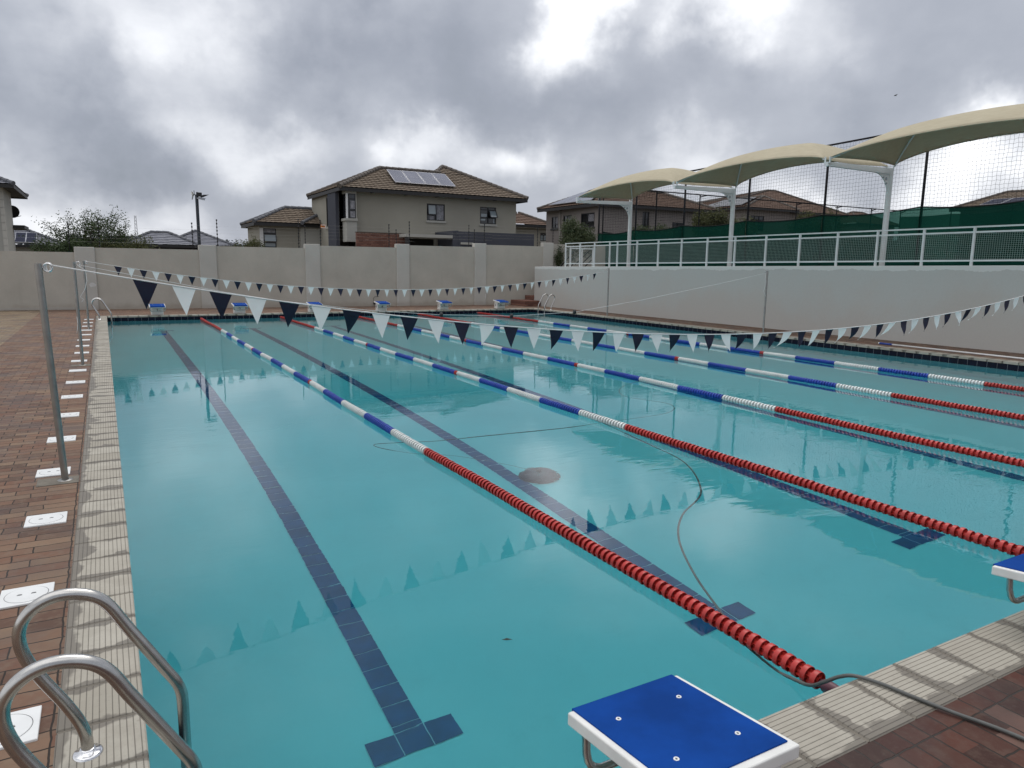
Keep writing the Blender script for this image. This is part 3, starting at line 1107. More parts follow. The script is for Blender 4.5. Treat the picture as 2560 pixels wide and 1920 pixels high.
for y in py:
    q = MB()
    q.box(wx(y) - 0.025, wx(y) + 0.025, y - 0.025, y + 0.025, wall_top(y) - 0.01, rtop(y) - 0.02)
    q.build("post", MAT["white_paint"], rail)
for nm, f0, w_, h_ in (("top_rail", 1.0, 0.05, 0.035), ("mid_rail", 0.865, 0.04, 0.04), ("bottom_rail", 0.13, 0.04, 0.04)):
    q = MB()
    pts = []
    for y in (py[0] + 0.025, py[-1]):
        zz = wall_top(y) + (rtop(y) - wall_top(y)) * f0
        pts.append((wx(y) - (0.003 if nm != "top_rail" else 0), y, zz))
    q.bar(pts[0], pts[1], w_, h_)
    q.build(nm, MAT["white_paint"], rail)
for i in range(len(py) - 1):
    ya, yb = py[i] - 0.03, py[i + 1] + 0.03
    q = MB()
    n = max(3, int(round((ya - yb) / 0.05)))
    for k in range(1, n):
        y = ya + (yb - ya) * k / n
        z0 = wall_top(y) + (rtop(y) - wall_top(y)) * 0.13
        z1 = wall_top(y) + (rtop(y) - wall_top(y)) * 0.865
        q.box(wx(y) - 0.0018, wx(y) + 0.0018, y - 0.0018, y + 0.0018, z0, z1)
    for k in range(1, 15):
        f0 = 0.13 + 0.735 * k / 15
        p0 = (wx(ya) + 0.006, ya, wall_top(ya) + (rtop(ya) - wall_top(ya)) * f0)
        p1 = (wx(yb) + 0.006, yb, wall_top(yb) + (rtop(yb) - wall_top(yb)) * f0)
        q.bar(p0, p1, 0.0036, 0.0036)
    q.build("mesh_panel", MAT["wire"], rail)

# hand rails of the stair behind the railing
sr = thing("stair_handrail", "white stair guard with dark sloping bars behind the far end of the railing", "handrail", (19.0, 26.2, 1.8))
q = MB()
for (u0, u1) in ((1425, 1480), (1455, 1490)):
    pass
A1, A2, A3 = at_y(1426, 640, 26.6), at_y(1455, 640, 26.6), at_y(1482, 640, 26.6)
for a in (A1, A2, A3):
    q.box(a.x - 0.03, a.x + 0.03, 26.57, 26.63, 1.74, 2.63)
q.bar((A1.x - 0.03, 26.6, 2.65), (A3.x + 0.03, 26.6, 2.65), 0.06, 0.06)
q.build("white_frame", MAT["white_paint"], sr)
q = MB()
for dz in (0.0, 0.28, 0.56):
    q.bar((A1.x - 0.75, 26.7, 0.95 + dz), (A1.x + 0.25, 26.7, 1.95 + dz), 0.03, 0.04)
    q.bar((A2.x - 0.3, 26.7, 1.35 + dz), (A2.x + 0.65, 26.7, 2.15 + dz), 0.03, 0.04)
q.build("dark_bar", MAT["black_steel"], sr)

# ------------------------------------------------------------------ cantilever posts and shade canopies
CY = [22.1, 16.54, 10.87, 5.25, -0.4]
CZP = [4.46, 4.50, 4.57, 4.62, 4.67]
CZT = [4.33, 4.41, 4.50, 4.58, 4.66]
XP, XT = 18.9, 16.25
names_p = ["farthest white cantilever post, under the far end of the smallest looking canopy", "white cantilever post between the far and the middle tan canopy", "nearest white cantilever post in view, between the middle and the near tan canopy", "white cantilever post beyond the near canopy's right end", None]
for i in range(4):
    y = CY[i]
    c = thing("canopy_post", names_p[i], "post", (XP, y, wall_top(y)), "white cantilever posts carrying the shade canopies")
    q = MB()
    q.tube([(XP, y, wall_top(y) - 0.03), (XP, y, CZP[i])], 0.075, 14)
    q.build("column", MAT["white_paint"], c, smooth=True, auto=40)
    q = MB()
    zt, zp = CZT[i], CZP[i] - 0.06
    q.add([(XT, y - 0.045, zt - 0.07), (XT, y + 0.045, zt - 0.07), (XP, y + 0.045, zp - 0.10), (XP, y - 0.045, zp - 0.10), (XT, y - 0.045, zt + 0.03), (XT, y + 0.045, zt + 0.03), (XP, y + 0.045, zp + 0.05), (XP, y - 0.045, zp + 0.05)], [(0, 1, 2, 3), (7, 6, 5, 4), (0, 4, 5, 1), (1, 5, 6, 2), (2, 6, 7, 3), (3, 7, 4, 0)])
    q.build("arm", MAT["white_paint"], c)
    # curved gusset with three round holes
    q = MB()
    n = 10
    R_ = 0.62
    inner = []
    for k in range(n + 1):
        th = math.pi / 2 * k / n
        inner.append((XP - 0.06 - R_ + R_ * math.cos(th), zp - 0.10 - R_ + R_ * math.sin(th) + 0.0))
    outer = [(XP - 0.05, zp - 0.10 - R_), (XP - 0.05, zp - 0.08), (XP - 0.06 - R_, zp - 0.08)]
    corner = (XP - 0.05, zp - 0.08)
    for k in range(n):
        p0, p1 = inner[k], inner[k + 1]
        for s_ in (-0.02, 0.02):
            q.add([(p0[0], y + s_, p0[1]), (p1[0], y + s_, p1[1]), (corner[0], y + s_, corner[1])], [(0, 1, 2)])
        q.quad((p0[0], y - 0.02, p0[1]), (p1[0], y - 0.02, p1[1]), (p1[0], y + 0.02, p1[1]), (p0[0], y + 0.02, p0[1]))
    gs = q.build("gusset", MAT["white_paint"], c)
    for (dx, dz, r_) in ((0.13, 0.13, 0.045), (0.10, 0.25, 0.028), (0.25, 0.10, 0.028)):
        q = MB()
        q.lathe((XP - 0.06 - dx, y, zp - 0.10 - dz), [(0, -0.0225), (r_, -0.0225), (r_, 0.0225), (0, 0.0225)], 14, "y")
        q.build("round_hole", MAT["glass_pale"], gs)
    # uprights that hold the membrane corners
    for xx, z0, z1 in ((XT + 0.03, zt, zt + 0.16), (XP, zp, zp + 0.12)):
        for s_ in (-0.07, 0.07):
            q = MB()
            q.tube([(xx, y + s_, z0), (xx, y + s_, z1)], 0.022, 8)
            q.build("corner_stub", MAT["white_paint"], c)


def smoothmin(a, b_, k=0.18):
    h_ = max(0.0, min(1.0, 0.5 + 0.5 * (b_ - a) / k))
    return b_ + (a - b_) * h_ - k * h_ * (1 - h_)


lab_c = ["far tan shade canopy, in front of the grey house with the solar roof", "middle tan shade canopy between two white posts", "near tan shade canopy cut off by the right edge of the picture"]
for i in range(3):
    ya, yb = CY[i] - 0.1, CY[i + 1] + 0.1
    c = thing("shade_canopy", lab_c[i], "canopy", (17.6, (ya + yb) / 2, 4.4), "tan shade canopies on the terrace")
    NU, NV = 44, 28
    vv, ff = [], []
    zc0 = [CZT[i] + 0.13, CZT[i + 1] + 0.13]
    zp0 = [CZP[i] + 0.07, CZP[i + 1] + 0.07]
    Ln = abs(yb - ya)
    for a in range(NU + 1):
        u = a / NU
        for b_ in range(NV + 1):
            v = b_ / NV
            arch = 4 * u * (1 - u)
            arch = arch ** 0.75
            ins = 0.10 * arch
            end_in = 0.22 * 4 * v * (1 - v)
            y = ya + (yb - ya) * u
            y += (end_in if u < 0.5 else -end_in) * (1 if ya < yb else -1) * max(0.0, 1 - min(u, 1 - u) / 0.22)
            x = XT + ins + (XP - XT - 2 * ins) * v
            zb = (zc0[0] * (1 - u) + zc0[1] * u) * (1 - v) + (zp0[0] * (1 - u) + zp0[1] * u) * v
            zb += arch * (0.24 * (1 - v) + 0.36 * v)
            gu = min(1.0, min(u, 1 - u) * Ln / 1.55)
            gu = gu * (2 - gu) * 0.45 + gu * 0.55
            gv = min(v, 1 - v) * 2
            gv = gv * (2 - gv) * 0.6 + gv * 0.4
            hmp = smoothmin(gu, gv, 0.14)
            hmp = max(0.0, hmp)
            z = zb + 0.47 * hmp
            vv.append((x, y, z))
    for a in range(NU):
        for b_ in range(NV):
            o = a * (NV + 1) + b_
            ff.append((o, o + NV + 1, o + NV + 2, o + 1))
    q = MB()
    q.add(vv, ff)
    mb_ = q.build("membrane", MAT["fabric"], c, smooth=True)
    so = mb_.modifiers.new("solid", "SOLIDIFY")
    so.thickness = 0.012
    so.offset = 1
    # hem cable and hip pipes
    q = MB()
    for line in ([vv[a * (NV + 1)] for a in range(NU + 1)], [vv[a * (NV + 1) + NV] for a in range(NU + 1)], vv[:NV + 1], vv[-(NV + 1):]):
        q.tube(line, 0.013, 6)
    q.build("hem", MAT["fabric"], mb_, smooth=True)
    for (ux, vx) in ((0, 0), (0, NV), (NU, 0), (NU, NV)):
        q = MB()
        a = int(round(ux + (1 if ux == 0 else -1) * NU * 1.5 / Ln))
        b_ = int(round(vx + (1 if vx == 0 else -1) * NV * 0.5))
        p0, p2 = Vector(vv[ux * (NV + 1) + vx]), Vector(vv[a * (NV + 1) + b_])
        p0, p2 = p0 - Vector((0, 0, 0.03)), p2 - Vector((0, 0, 0.03))
        line = [p0 + (p2 - p0) * (k / 8) + Vector((0, 0, 0.05 * math.sin(math.pi * k / 8))) for k in range(9)]
        q.tube(line, 0.022, 8)
        q.build("hip_pipe", MAT["white_paint"], c, smooth=True)

# ------------------------------------------------------------------ court netting fences
def net_panel(mb, P, Q, z0f, z1f, step, seed, w_=0.0045, sag=0.05):
    """square knotted netting between two plan points, wires as slim three sided cords"""
    rg = np.random.default_rng(seed)
    P, Q = Vector(P), Vector(Q)
    Ln = (Q - P).length
    nu = max(2, int(Ln / step))
    d = (Q - P) / nu
    nrm = Vector((-d.y, d.x, 0)).normalized()
    nv = max(2, int((z1f(0) - z0f(0)) / step))
    grid = np.zeros((nu + 1, nv + 1, 3))
    for i in range(nu + 1):
        for j in range(nv + 1):
            t_ = j / nv
            p = P + d * i
            z0, z1 = z0f(i / nu), z1f(i / nu)
            off = 0.004 * rg.normal()
            z = z0 + (z1 - z0) * t_ + 0.003 * rg.normal() - (0.022 if i % 2 else 0.0)
            grid[i, j] = (p.x + nrm.x * off + d.normalized().x * 0.008 * rg.normal(), p.y + nrm.y * off + d.normalized().y * 0.008 * rg.normal(), z)
    du = d.normalized()
    def line(pts, a, b_):
        n = len(pts)
        v = []
        for p in pts:
            p = Vector(p)
            v += [p + a * w_ * 0.5, p - a * w_ * 0.5, p + b_ * w_ * 0.7]
        f = []
        for k in range(n - 1):
            for c in range(3):
                c2 = (c + 1) % 3
                f.append((k * 3 + c, k * 3 + c2, k * 3 + 3 + c2, k * 3 + 3 + c))
        mb.add(v, f)
    for i in range(nu + 1):
        line(grid[i], du, nrm)
    for j in range(nv + 1):
        line(grid[:, j], Vector((0, 0, 1)), nrm)


def cloth(name, mb_parent, P, Q, z0f, z1f, n=16, sag=0.06):
    P, Q = Vector(P), Vector(Q)
    vv, ff = [], []
    nr = Vector((-(Q - P).y, (Q - P).x, 0)).normalized()
    for i in range(n + 1):
        f_ = i / n
        p = P + (Q - P) * f_
        for j in range(5):
            t_ = j / 4
            z = z0f + (z1f(f_) - sag * 4 * f_ * (1 - f_) - z0f) * t_
            o = 0.02 * math.sin(9 * f_ + 3 * t_)
            vv.append((p.x + nr.x * o, p.y + nr.y * o, z))
    for i in range(n):
        for j in range(4):
            a = i * 5 + j
            ff.append((a, a + 1, a + 6, a + 5))
    q = MB()
    q.add(vv, ff)
    o = q.build(name, MAT["green"], mb_parent, smooth=True)
    q = MB()
    q.tube([vv[i * 5 + 4] for i in range(n + 1)], 0.018, 5)
    q.build("hem_rope", MAT["black_steel"], o)
    return o


NX = 22.0
nf = thing("court_net_fence", "tall black netting fence with green shade cloth right behind the canopies", "fence", (NX, 13, 1.85))
npy = [28.51, 25.59, 22.32, 18.74, 15.29, 11.81, 8.35, 4.9]
ZN = lambda y: 5.72 + (28.5 - y) * 0.024
gtop = [3.50, 3.55, 3.62, 3.66, 3.70, 3.76, 3.80, 3.85]
for y in npy:
    q = MB()
    q.tube([(NX, y, 1.7), (NX, y, ZN(y))], 0.042, 8)
    q.build("post", MAT["black_steel"], nf, smooth=True)
q = MB()
q.tube([(NX, npy[0], ZN(npy[0])), (NX, npy[-1], ZN(npy[-1]))], 0.03, 8)
q.build("top_rail", MAT["black_steel"], nf)
for i in range(len(npy) - 1):
    ya, yb = npy[i], npy[i + 1]
    q = MB()
    net_panel(q, (NX - 0.03, ya, 0), (NX - 0.03, yb, 0), lambda f_: gtop[i] - 0.1, lambda f_: ZN(ya + (yb - ya) * f_) - 0.03, 0.115, 40 + i, 0.0062)
    q.build("netting", MAT["net"], nf)
    cloth("shade_cloth", nf, (NX - 0.06, ya, 0), (NX - 0.06, yb, 0), 1.84, lambda f_: gtop[i] + (gtop[i + 1] - gtop[i]) * f_, 16, 0.10)

ef = thing("court_end_fence", "lower black framed netting fence closing the far end of the court", "fence", (35, 29, 1.85))
ex = [22.6, 26.1, 29.2, 33.0, 37.1, 40.85, 44.3, 47.45]
for x in ex:
    q = MB()
    q.tube([(x, 29.0, 1.7), (x, 29.0, 5.85)], 0.035, 8)
    q.bar((x, 28.98, 5.72), (x + 0.45, 28.98, 5.83), 0.04, 0.05)
    q.build("post", MAT["black_steel"], ef)
q = MB()
q.tube([(ex[0], 29.0, 5.85), (ex[-1], 29.0, 5.85)], 0.03, 8)
q.build("top_rail", MAT["black_steel"], ef)
for i in range(len(ex) - 1):
    q = MB()
    net_panel(q, (ex[i], 29.02, 0), (ex[i + 1], 29.02, 0), lambda f_: 1.9, lambda f_: 5.83, 0.16, 70 + i, 0.006)
    q.build("netting", MAT["net"], ef)
    cloth("shade_cloth", ef, (ex[i], 28.94, 0), (ex[i + 1], 28.94, 0), 1.84, lambda f_: (3.6 if i < 3 else 3.9), 12, 0.12)

ff_ = thing("court_side_fence", "black framed fence with tall green cloth on the far long side of the court", "fence", (47.45, 18, 1.85))
fy = [29.0, 25.6, 22.0, 18.4, 14.8, 11.2]
for y in fy[1:]:
    q = MB()
    q.tube([(47.45, y, 1.7), (47.45, y, 5.85)], 0.035, 8)
    q.bar((47.43, y, 5.72), (47.43, y - 0.45, 5.83), 0.04, 0.05)
    q.build("post", MAT["black_steel"], ff_)
q = MB()
q.tube([(47.45, 29.0, 5.86), (47.45, 11.2, 5.86)], 0.03, 8)
q.build("top_rail", MAT["black_steel"], ff_)
for i in range(len(fy) - 1):
    q = MB()
    net_panel(q, (47.47, fy[i], 0), (47.47, fy[i + 1], 0), lambda f_: 5.0, lambda f_: 5.83, 0.16, 90 + i, 0.007)
    q.build("netting", MAT["net"], ff_)
    cloth("shade_cloth", ff_, (47.40, fy[i], 0), (47.40, fy[i + 1], 0), 1.84, lambda f_: 5.45, 12, 0.05)
cs = MB()
cs.quad((22.2, -2, 2.06), (47.3, -2, 2.06), (47.3, 28.8, 2.06), (22.2, 28.8, 2.06))
tag(cs.build("tennis_court", MAT["court"]), kind="structure")


# ------------------------------------------------------------------ houses
def facade(mb, o, ud, nin, width, z0, z1, holes=(), depth=0.10, m_=0):
    """plane wall with real openings and reveals; o: corner at ground, ud: along, nin: inwards"""
    o, ud, nin = Vector(o), Vector(ud), Vector(nin)
    us = sorted(set([0.0, width] + [h[0] for h in holes] + [h[1] for h in holes]))
    zs = sorted(set([z0, z1] + [h[2] for h in holes] + [h[3] for h in holes]))
    P = lambda u, z, n=0.0: (o.x + ud.x * u + nin.x * n, o.y + ud.y * u + nin.y * n, z)
    for i in range(len(us) - 1):
        for j in range(len(zs) - 1):
            uc, zc_ = (us[i] + us[i + 1]) / 2, (zs[j] + zs[j + 1]) / 2
            if any(h[0] < uc < h[1] and h[2] < zc_ < h[3] for h in holes):
                continue
            mb.quad(P(us[i], zs[j]), P(us[i + 1], zs[j]), P(us[i + 1], zs[j + 1]), P(us[i], zs[j + 1]), m_)
    for (a, c, e, f) in [h[:4] for h in holes]:
        mb.quad(P(a, e), P(a, f), P(a, f, depth), P(a, e, depth), m_)
        mb.quad(P(c, e), P(c, e, depth), P(c, f, depth), P(c, f), m_)
        mb.quad(P(a, f), P(c, f), P(c, f, depth), P(a, f, depth), m_)
        mb.quad(P(a, e), P(a, e, depth), P(c, e, depth), P(c, e), m_)


def window(parent, o, ud, nin, hole, mull=(0.5,), trans=(), curtain=None, sill=True, sill_m="house_light", pale=None, sash=None, t=0.055):
    o, ud, nin = Vector(o), Vector(ud), Vector(nin)
    a, c, e, f = hole[:4]
    P = lambda u, z, n: Vector((o.x + ud.x * u + nin.x * n, o.y + ud.y * u + nin.y * n, z))
    q = MB()
    up = Vector((0, 0, 1))
    def bar(u0, z0, u1, z1, n=0.05, w_=t):
        q.bar(P(u0, z0, n), P(u1, z1, n), w_, 0.05 if u0 == u1 else w_, up if u0 != u1 else nin)
    bar(a, e + t / 2, c, e + t / 2)
    bar(a, f - t / 2, c, f - t / 2)
    for u in (a + t / 2, c - t / 2):
        bar(u, e + t, u, f - t, 0.05)
    for m_ in mull:
        u = a + (c - a) * m_
        bar(u, e + t, u, f - t, 0.052)
    for (u0, u1, zf) in trans:
        z = e + (f - e) * zf
        bar(a + (c - a) * u0, z, a + (c - a) * u1, z, 0.048)
    fr = q.build("window", MAT["frame"], parent)
    q = MB()
    q.quad(P(a, e, 0.075), P(c, e, 0.075), P(c, f, 0.075), P(a, f, 0.075))
    q.build("pane", MAT["glass"], fr)
    if curtain:
        q = MB()
        for (u0, u1, z0, z1) in curtain:
            U0, U1 = a + (c - a) * u0, a + (c - a) * u1
            Z0, Z1 = e + (f - e) * z0, e + (f - e) * z1
            n = max(4, int((U1 - U0) / 0.05))
            for k in range(n):
                x0, x1 = U0 + (U1 - U0) * k / n, U0 + (U1 - U0) * (k + 1) / n
                d0, d1 = (0.072, 0.064) if k % 2 else (0.064, 0.072)
                q.quad(P(x0, Z0, d0), P(x1, Z0, d1), P(x1, Z1, d1), P(x0, Z1, d0))
        q.build("curtain", MAT["curtain"], fr)
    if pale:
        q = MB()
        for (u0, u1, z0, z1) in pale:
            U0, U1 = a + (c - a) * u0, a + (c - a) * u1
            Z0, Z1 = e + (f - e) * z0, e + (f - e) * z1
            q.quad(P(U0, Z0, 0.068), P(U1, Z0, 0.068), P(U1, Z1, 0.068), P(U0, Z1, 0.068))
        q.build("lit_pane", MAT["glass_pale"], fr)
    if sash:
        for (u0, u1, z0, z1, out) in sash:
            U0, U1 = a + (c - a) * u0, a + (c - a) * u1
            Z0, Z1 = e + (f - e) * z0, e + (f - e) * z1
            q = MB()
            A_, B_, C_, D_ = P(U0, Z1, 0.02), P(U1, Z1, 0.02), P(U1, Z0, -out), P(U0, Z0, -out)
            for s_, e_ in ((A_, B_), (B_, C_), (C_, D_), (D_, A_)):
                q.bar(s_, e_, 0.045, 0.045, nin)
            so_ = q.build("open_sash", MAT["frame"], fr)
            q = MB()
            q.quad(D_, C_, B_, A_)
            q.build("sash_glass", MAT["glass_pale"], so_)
    if sill:
        q = MB()
        vs_ = []
        for n_ in (-0.07, 0.03):
            for (u, z) in ((a - 0.06, e - 0.13), (c + 0.06, e - 0.13), (c + 0.06, e - 0.01), (a - 0.06, e - 0.01)):
                vs_.append(P(u, z, n_))
        q.add(vs_, [(0, 1, 2, 3), (7, 6, 5, 4), (0, 4, 5, 1), (1, 5, 6, 2), (2, 6, 7, 3), (3, 7, 4, 0)])
        q.build("sill", MAT[sill_m], fr)
    return fr


def slope(mb, A, B, C, D, course=0.33, pitch=0.3, lap=0.055, amp=0.010):
    """tiled roof slope: overlapping wavy courses; A,B along the eave, D,C along the top"""
    A, B, C, D = Vector(A), Vector(B), Vector(C), Vector(D)
    al = (B - A).normalized()
    upv = (D - A) - al * (D - A).dot(al)
    n = al.cross(upv).normalized()
    if n.z < 0:
        n = -n
    H = upv.length
    nc = max(2, int(round(H / course)))
    Ln = (B - A).length
    K = max(4, int(Ln / pitch * 4))
    rows = []
    for i in range(nc):
        for (t_, h_) in ((i / nc, lap), ((i + 1) / nc, 0.0)):
            L_, R_ = A + (D - A) * t_, B + (C - B) * t_
            row = []
            for k in range(K + 1):
                p = L_ + (R_ - L_) * (k / K)
                ph = (p - A).dot(al) / pitch
                row.append(p + n * (h_ + amp * math.sin(2 * math.pi * ph)))
            rows.append(row)
    v = [p for r_ in rows for p in r_]
    f = []
    for j in range(len(rows) - 1):
        for k in range(K):
            o = j * (K + 1) + k
            f.append((o, o + 1, o + K + 2, o + K + 1))
    mb.add(v, f)


def caps(mb, P, Q, r_=0.13, step=0.38):
    P, Q = Vector(P), Vector(Q)
    Ln = (Q - P).length
    n = max(1, int(Ln / step))
    d = (Q - P) / n
    for i in range(n):
        a = P + d * i
        mb.tube([a + Vector((0, 0, 0.02)), a + d * 1.06 + Vector((0, 0, 0.02))], [r_, r_ * 0.82], 8)


def hip_roof(parent, x0, x1, y0, y1, ze, slp, mat_, cap_, sides="fblr", course=0.34, pitch=0.3, fascia=True, along=None):
    """hipped roof over the eave rectangle; returns (ridge end points)"""
    wx_, wy_ = x1 - x0, y1 - y0
    if along is None:
        along = "x" if wx_ >= wy_ else "y"
    if along == "x":
        h_ = wy_ / 2
        R1, R2 = Vector((x0 + h_, y0 + h_, ze + slp * h_)), Vector((x1 - h_, y0 + h_, ze + slp * h_))
        c = {"f": ((x0, y0), (x1, y0), R2, R1), "b": ((x1, y1), (x0, y1), R1, R2), "l": ((x0, y1), (x0, y0), R1, R1), "r": ((x1, y0), (x1, y1), R2, R2)}
        hips = [((x0, y0), R1), ((x0, y1), R1), ((x1, y0), R2), ((x1, y1), R2)]
    else:
        h_ = wx_ / 2
        R1, R2 = Vector((x0 + h_, y0 + h_, ze + slp * h_)), Vector((x0 + h_, y1 - h_, ze + slp * h_))
        c = {"f": ((x0, y0), (x1, y0), R1, R1), "b": ((x1, y1), (x0, y1), R2, R2), "l": ((x0, y1), (x0, y0), R1, R2), "r": ((x1, y0), (x1, y1), R2, R1)}
        hips = [((x0, y0), R1), ((x1, y0), R1), ((x0, y1), R2), ((x1, y1), R2)]
    q = MB()
    for s_ in sides:
        a, b_, cc, dd = c[s_]
        slope(q, (a[0], a[1], ze), (b_[0], b_[1], ze), cc, dd, course, pitch)
    rf = q.build("roof", mat_, parent)
    q = MB()
    for a, r1 in hips:
        caps(q, (a[0], a[1], ze + 0.03), r1 + Vector((0, 0, 0.03)))
    if (R1 - R2).length > 0.3:
        caps(q, R1 + Vector((0, 0, 0.03)), R2 + Vector((0, 0, 0.03)))
    q.build("ridge_cap", cap_, rf, smooth=True, auto=50)
    if fascia:
        q = MB()
        t_ = 0.03
        q.box(x0, x1, y0, y0 + t_, ze - 0.20, ze - 0.005)
        q.box(x0, x1, y1 - t_, y1, ze - 0.20, ze - 0.005)
        q.box(x0, x0 + t_, y0 + t_, y1 - t_, ze - 0.20, ze - 0.005)
        q.box(x1 - t_, x1, y0 + t_, y1 - t_, ze - 0.20, ze - 0.005)
        q.build("fascia", MAT["fascia"], rf)
        q = MB()
        q.box(x0 + t_, x1 - t_, y0 + t_, y1 - t_, ze - 0.12, ze - 0.10)
        q.build("soffit", MAT["soffit"], rf)
    return R1, R2


def hip_custom(parent, x0, x1, y0, y1, ze, R1, R2, mat_, cap_, sides="flr", course=0.34, pitch=0.3):
    """hipped roof with a freely placed ridge; R1 near or left ridge end, R2 far or right ridge end"""
    R1, R2 = Vector(R1), Vector(R2)
    alx = abs(R2.x - R1.x) >= abs(R2.y - R1.y)
    A, B, C, D = [Vector((x, y, ze)) for x, y in ((x0, y0), (x1, y0), (x1, y1), (x0, y1))]
    if alx:
        c = {"f": (A, B, R2, R1), "b": (C, D, R1, R2), "l": (D, A, R1, R1), "r": (B, C, R2, R2)}
        hips = ((A, R1), (D, R1), (B, R2), (C, R2))
    else:
        c = {"f": (A, B, R1, R1), "b": (C, D, R2, R2), "l": (D, A, R1, R2), "r": (B, C, R2, R1)}
        hips = ((A, R1), (B, R1), (D, R2), (C, R2))
    q = MB()
    for s_ in sides:
        slope(q, *c[s_], course, pitch)
    rf = q.build("roof", mat_, parent)
    q = MB()
    up = Vector((0, 0, 0.03))
    for a, r1 in hips:
        caps(q, a + up, r1 + up)
    if (R1 - R2).length > 0.3:
        caps(q, R1 + up, R2 + up)
    q.build("ridge_cap", cap_, rf, smooth=True, auto=50)
    q = MB()
    q.box(x0, x1, y0, y0 + 0.03, ze - 0.2, ze - 0.005)
    q.box(x0, x0 + 0.03, y0 + 0.03, y1, ze - 0.2, ze - 0.005)
    q.box(x1 - 0.03, x1, y0 + 0.03, y1, ze - 0.2, ze - 0.005)
    q.build("fascia", MAT["fascia"], rf)
    q = MB()
    q.box(x0 + 0.03, x1 - 0.03, y0 + 0.03, y1, ze - 0.12, ze - 0.10)
    q.build("soffit", MAT["soffit"], rf)


def box_walls(parent, x0, x1, y0, y1, z0, z1, mat_, front=(), left=(), right=()):
    q = MB()
    facade(q, (x0, y0, 0), (1, 0, 0), (0, 1, 0), x1 - x0, z0, z1, front)
    facade(q, (x0, y0, 0), (0, 1, 0), (1, 0, 0), y1 - y0, z0, z1, left)
    facade(q, (x1, y0, 0), (0, 1, 0), (-1, 0, 0), y1 - y0, z0, z1, right)
    facade(q, (x0, y1, 0), (1, 0, 0), (0, -1, 0), x1 - x0, z0, z1)
    return q.build("wall", mat_, parent)


SOLN = [0]


def solar(name_label, A, B, C, D, n, mat_="solar", group=None, mid=True):
    """row of n panels on a roof slope; A,B lower edge, D,C upper edge (already lifted off the tiles)"""
    A, B, C, D = map(Vector, (A, B, C, D))
    for i in range(n):
        f0, f1 = i / n + 0.004, (i + 1) / n - 0.004
        a, b_, c, d_ = A + (B - A) * f0, A + (B - A) * f1, D + (C - D) * f1, D + (C - D) * f0
        lab = name_label if n == 1 else name_label[i] if isinstance(name_label, list) else name_label
        t = thing("solar_panel", lab, "solar panel", (a + b_ + c + d_) / 4, group)
        nn = (b_ - a).cross(d_ - a).normalized()
        if nn.z < 0:
            nn = -nn
        q = MB()
        lo = [p - nn * 0.04 for p in (a, b_, c, d_)]
        q.add([a, b_, c, d_] + lo, [(0, 1, 2, 3), (7, 6, 5, 4), (0, 4, 5, 1), (1, 5, 6, 2), (2, 6, 7, 3), (3, 7, 4, 0)])
        q.build("panel_frame", MAT["alu"], t)
        q = MB()
        ctr = (a + b_ + c + d_) / 4
        def sh(p, k=0.035):
            return p + (ctr - p).normalized() * k * 1.4 + nn * 0.003
        if mid:
            am, bm = (a + d_) / 2, (b_ + c) / 2
            g1 = (d_ - a).normalized() * 0.012
            q.quad(sh(a), sh(b_), bm + (am - bm).normalized() * 0.035 - g1 + nn * 0.003, am + (bm - am).normalized() * 0.035 - g1 + nn * 0.003)
            q.quad(am + (bm - am).normalized() * 0.035 + g1 + nn * 0.003, bm + (am - bm).normalized() * 0.035 + g1 + nn * 0.003, sh(c), sh(d_))
        else:
            q.quad(sh(a), sh(b_), sh(c), sh(d_))
        q.build("cells", MAT[mat_], t)
        # mounting feet down to the tiles
        for p in (a, b_, c, d_):
            q = MB()
            pp = p + (ctr - p) * 0.15
            q.bar(pp - nn * 0.04, pp - nn * 0.17, 0.04, 0.04, (1, 0, 0))
            q.build("mount", MAT["alu"], t)


# main double storey house
hm = thing("double_storey_house", "olive grey double storey house with a brown tiled roof and four solar panels", "house", (18, 42, 0))
EZ = 6.06
W1 = (17.45 - 12.95, 18.65 - 12.95, 4.48, 5.48)
W2 = (21.08 - 12.95, 22.23 - 12.95, 4.42, 5.47)
q = MB()
facade(q, (12.95, 40, 0), (1, 0, 0), (0, 1, 0), 23.7 - 12.95, 0, 6.0, (W1, W2))
facade(q, (23.7, 40, 0), (0, 1, 0), (-1, 0, 0), 9.0, 0, 6.0)
facade(q, (12.15, 40.4, 0), (0, 1, 0), (1, 0, 0), 6.2, 0, 6.0, ((2.0, 2.75, 4.0, 5.75),))
facade(q, (12.15, 46.6, 0), (1, 0, 0), (0, -1, 0), 11.55, 0, 6.0)
q.build("wall", MAT["house"], hm)
window(hm, (12.95, 40, 0), (1, 0, 0), (0, 1, 0), W1, mull=(0.52,), trans=((0, 0.52, 0.34),), curtain=[(0.55, 0.96, 0.04, 0.93), (0.18, 0.40, 0.05, 0.27)], pale=None, sash=[(0.07, 0.50, 0.36, 0.93, 0.05)], sill_m="house_light")
window(hm, (12.95, 40, 0), (1, 0, 0), (0, 1, 0), W2, mull=(0.52,), trans=((0, 1, 0.84), (0, 1, 0.36)), pale=[(0.09, 0.46, 0.42, 0.60), (0.05, 0.36, 0.20, 0.30), (0.86, 0.93, 0.05, 0.33), (0.04, 0.36, 0.855, 0.875), (0.5, 0.86, 0.83, 0.86)], sash=[(0.56, 0.98, 0.40, 0.80, 0.22)], sill_m="house_light")
window(hm, (12.15, 40.4, 0), (0, 1, 0), (1, 0, 0), (2.0, 2.75, 4.0, 5.75), mull=(), pale=[(0.1, 0.55, 0.03, 0.97)], sill_m="house_light")
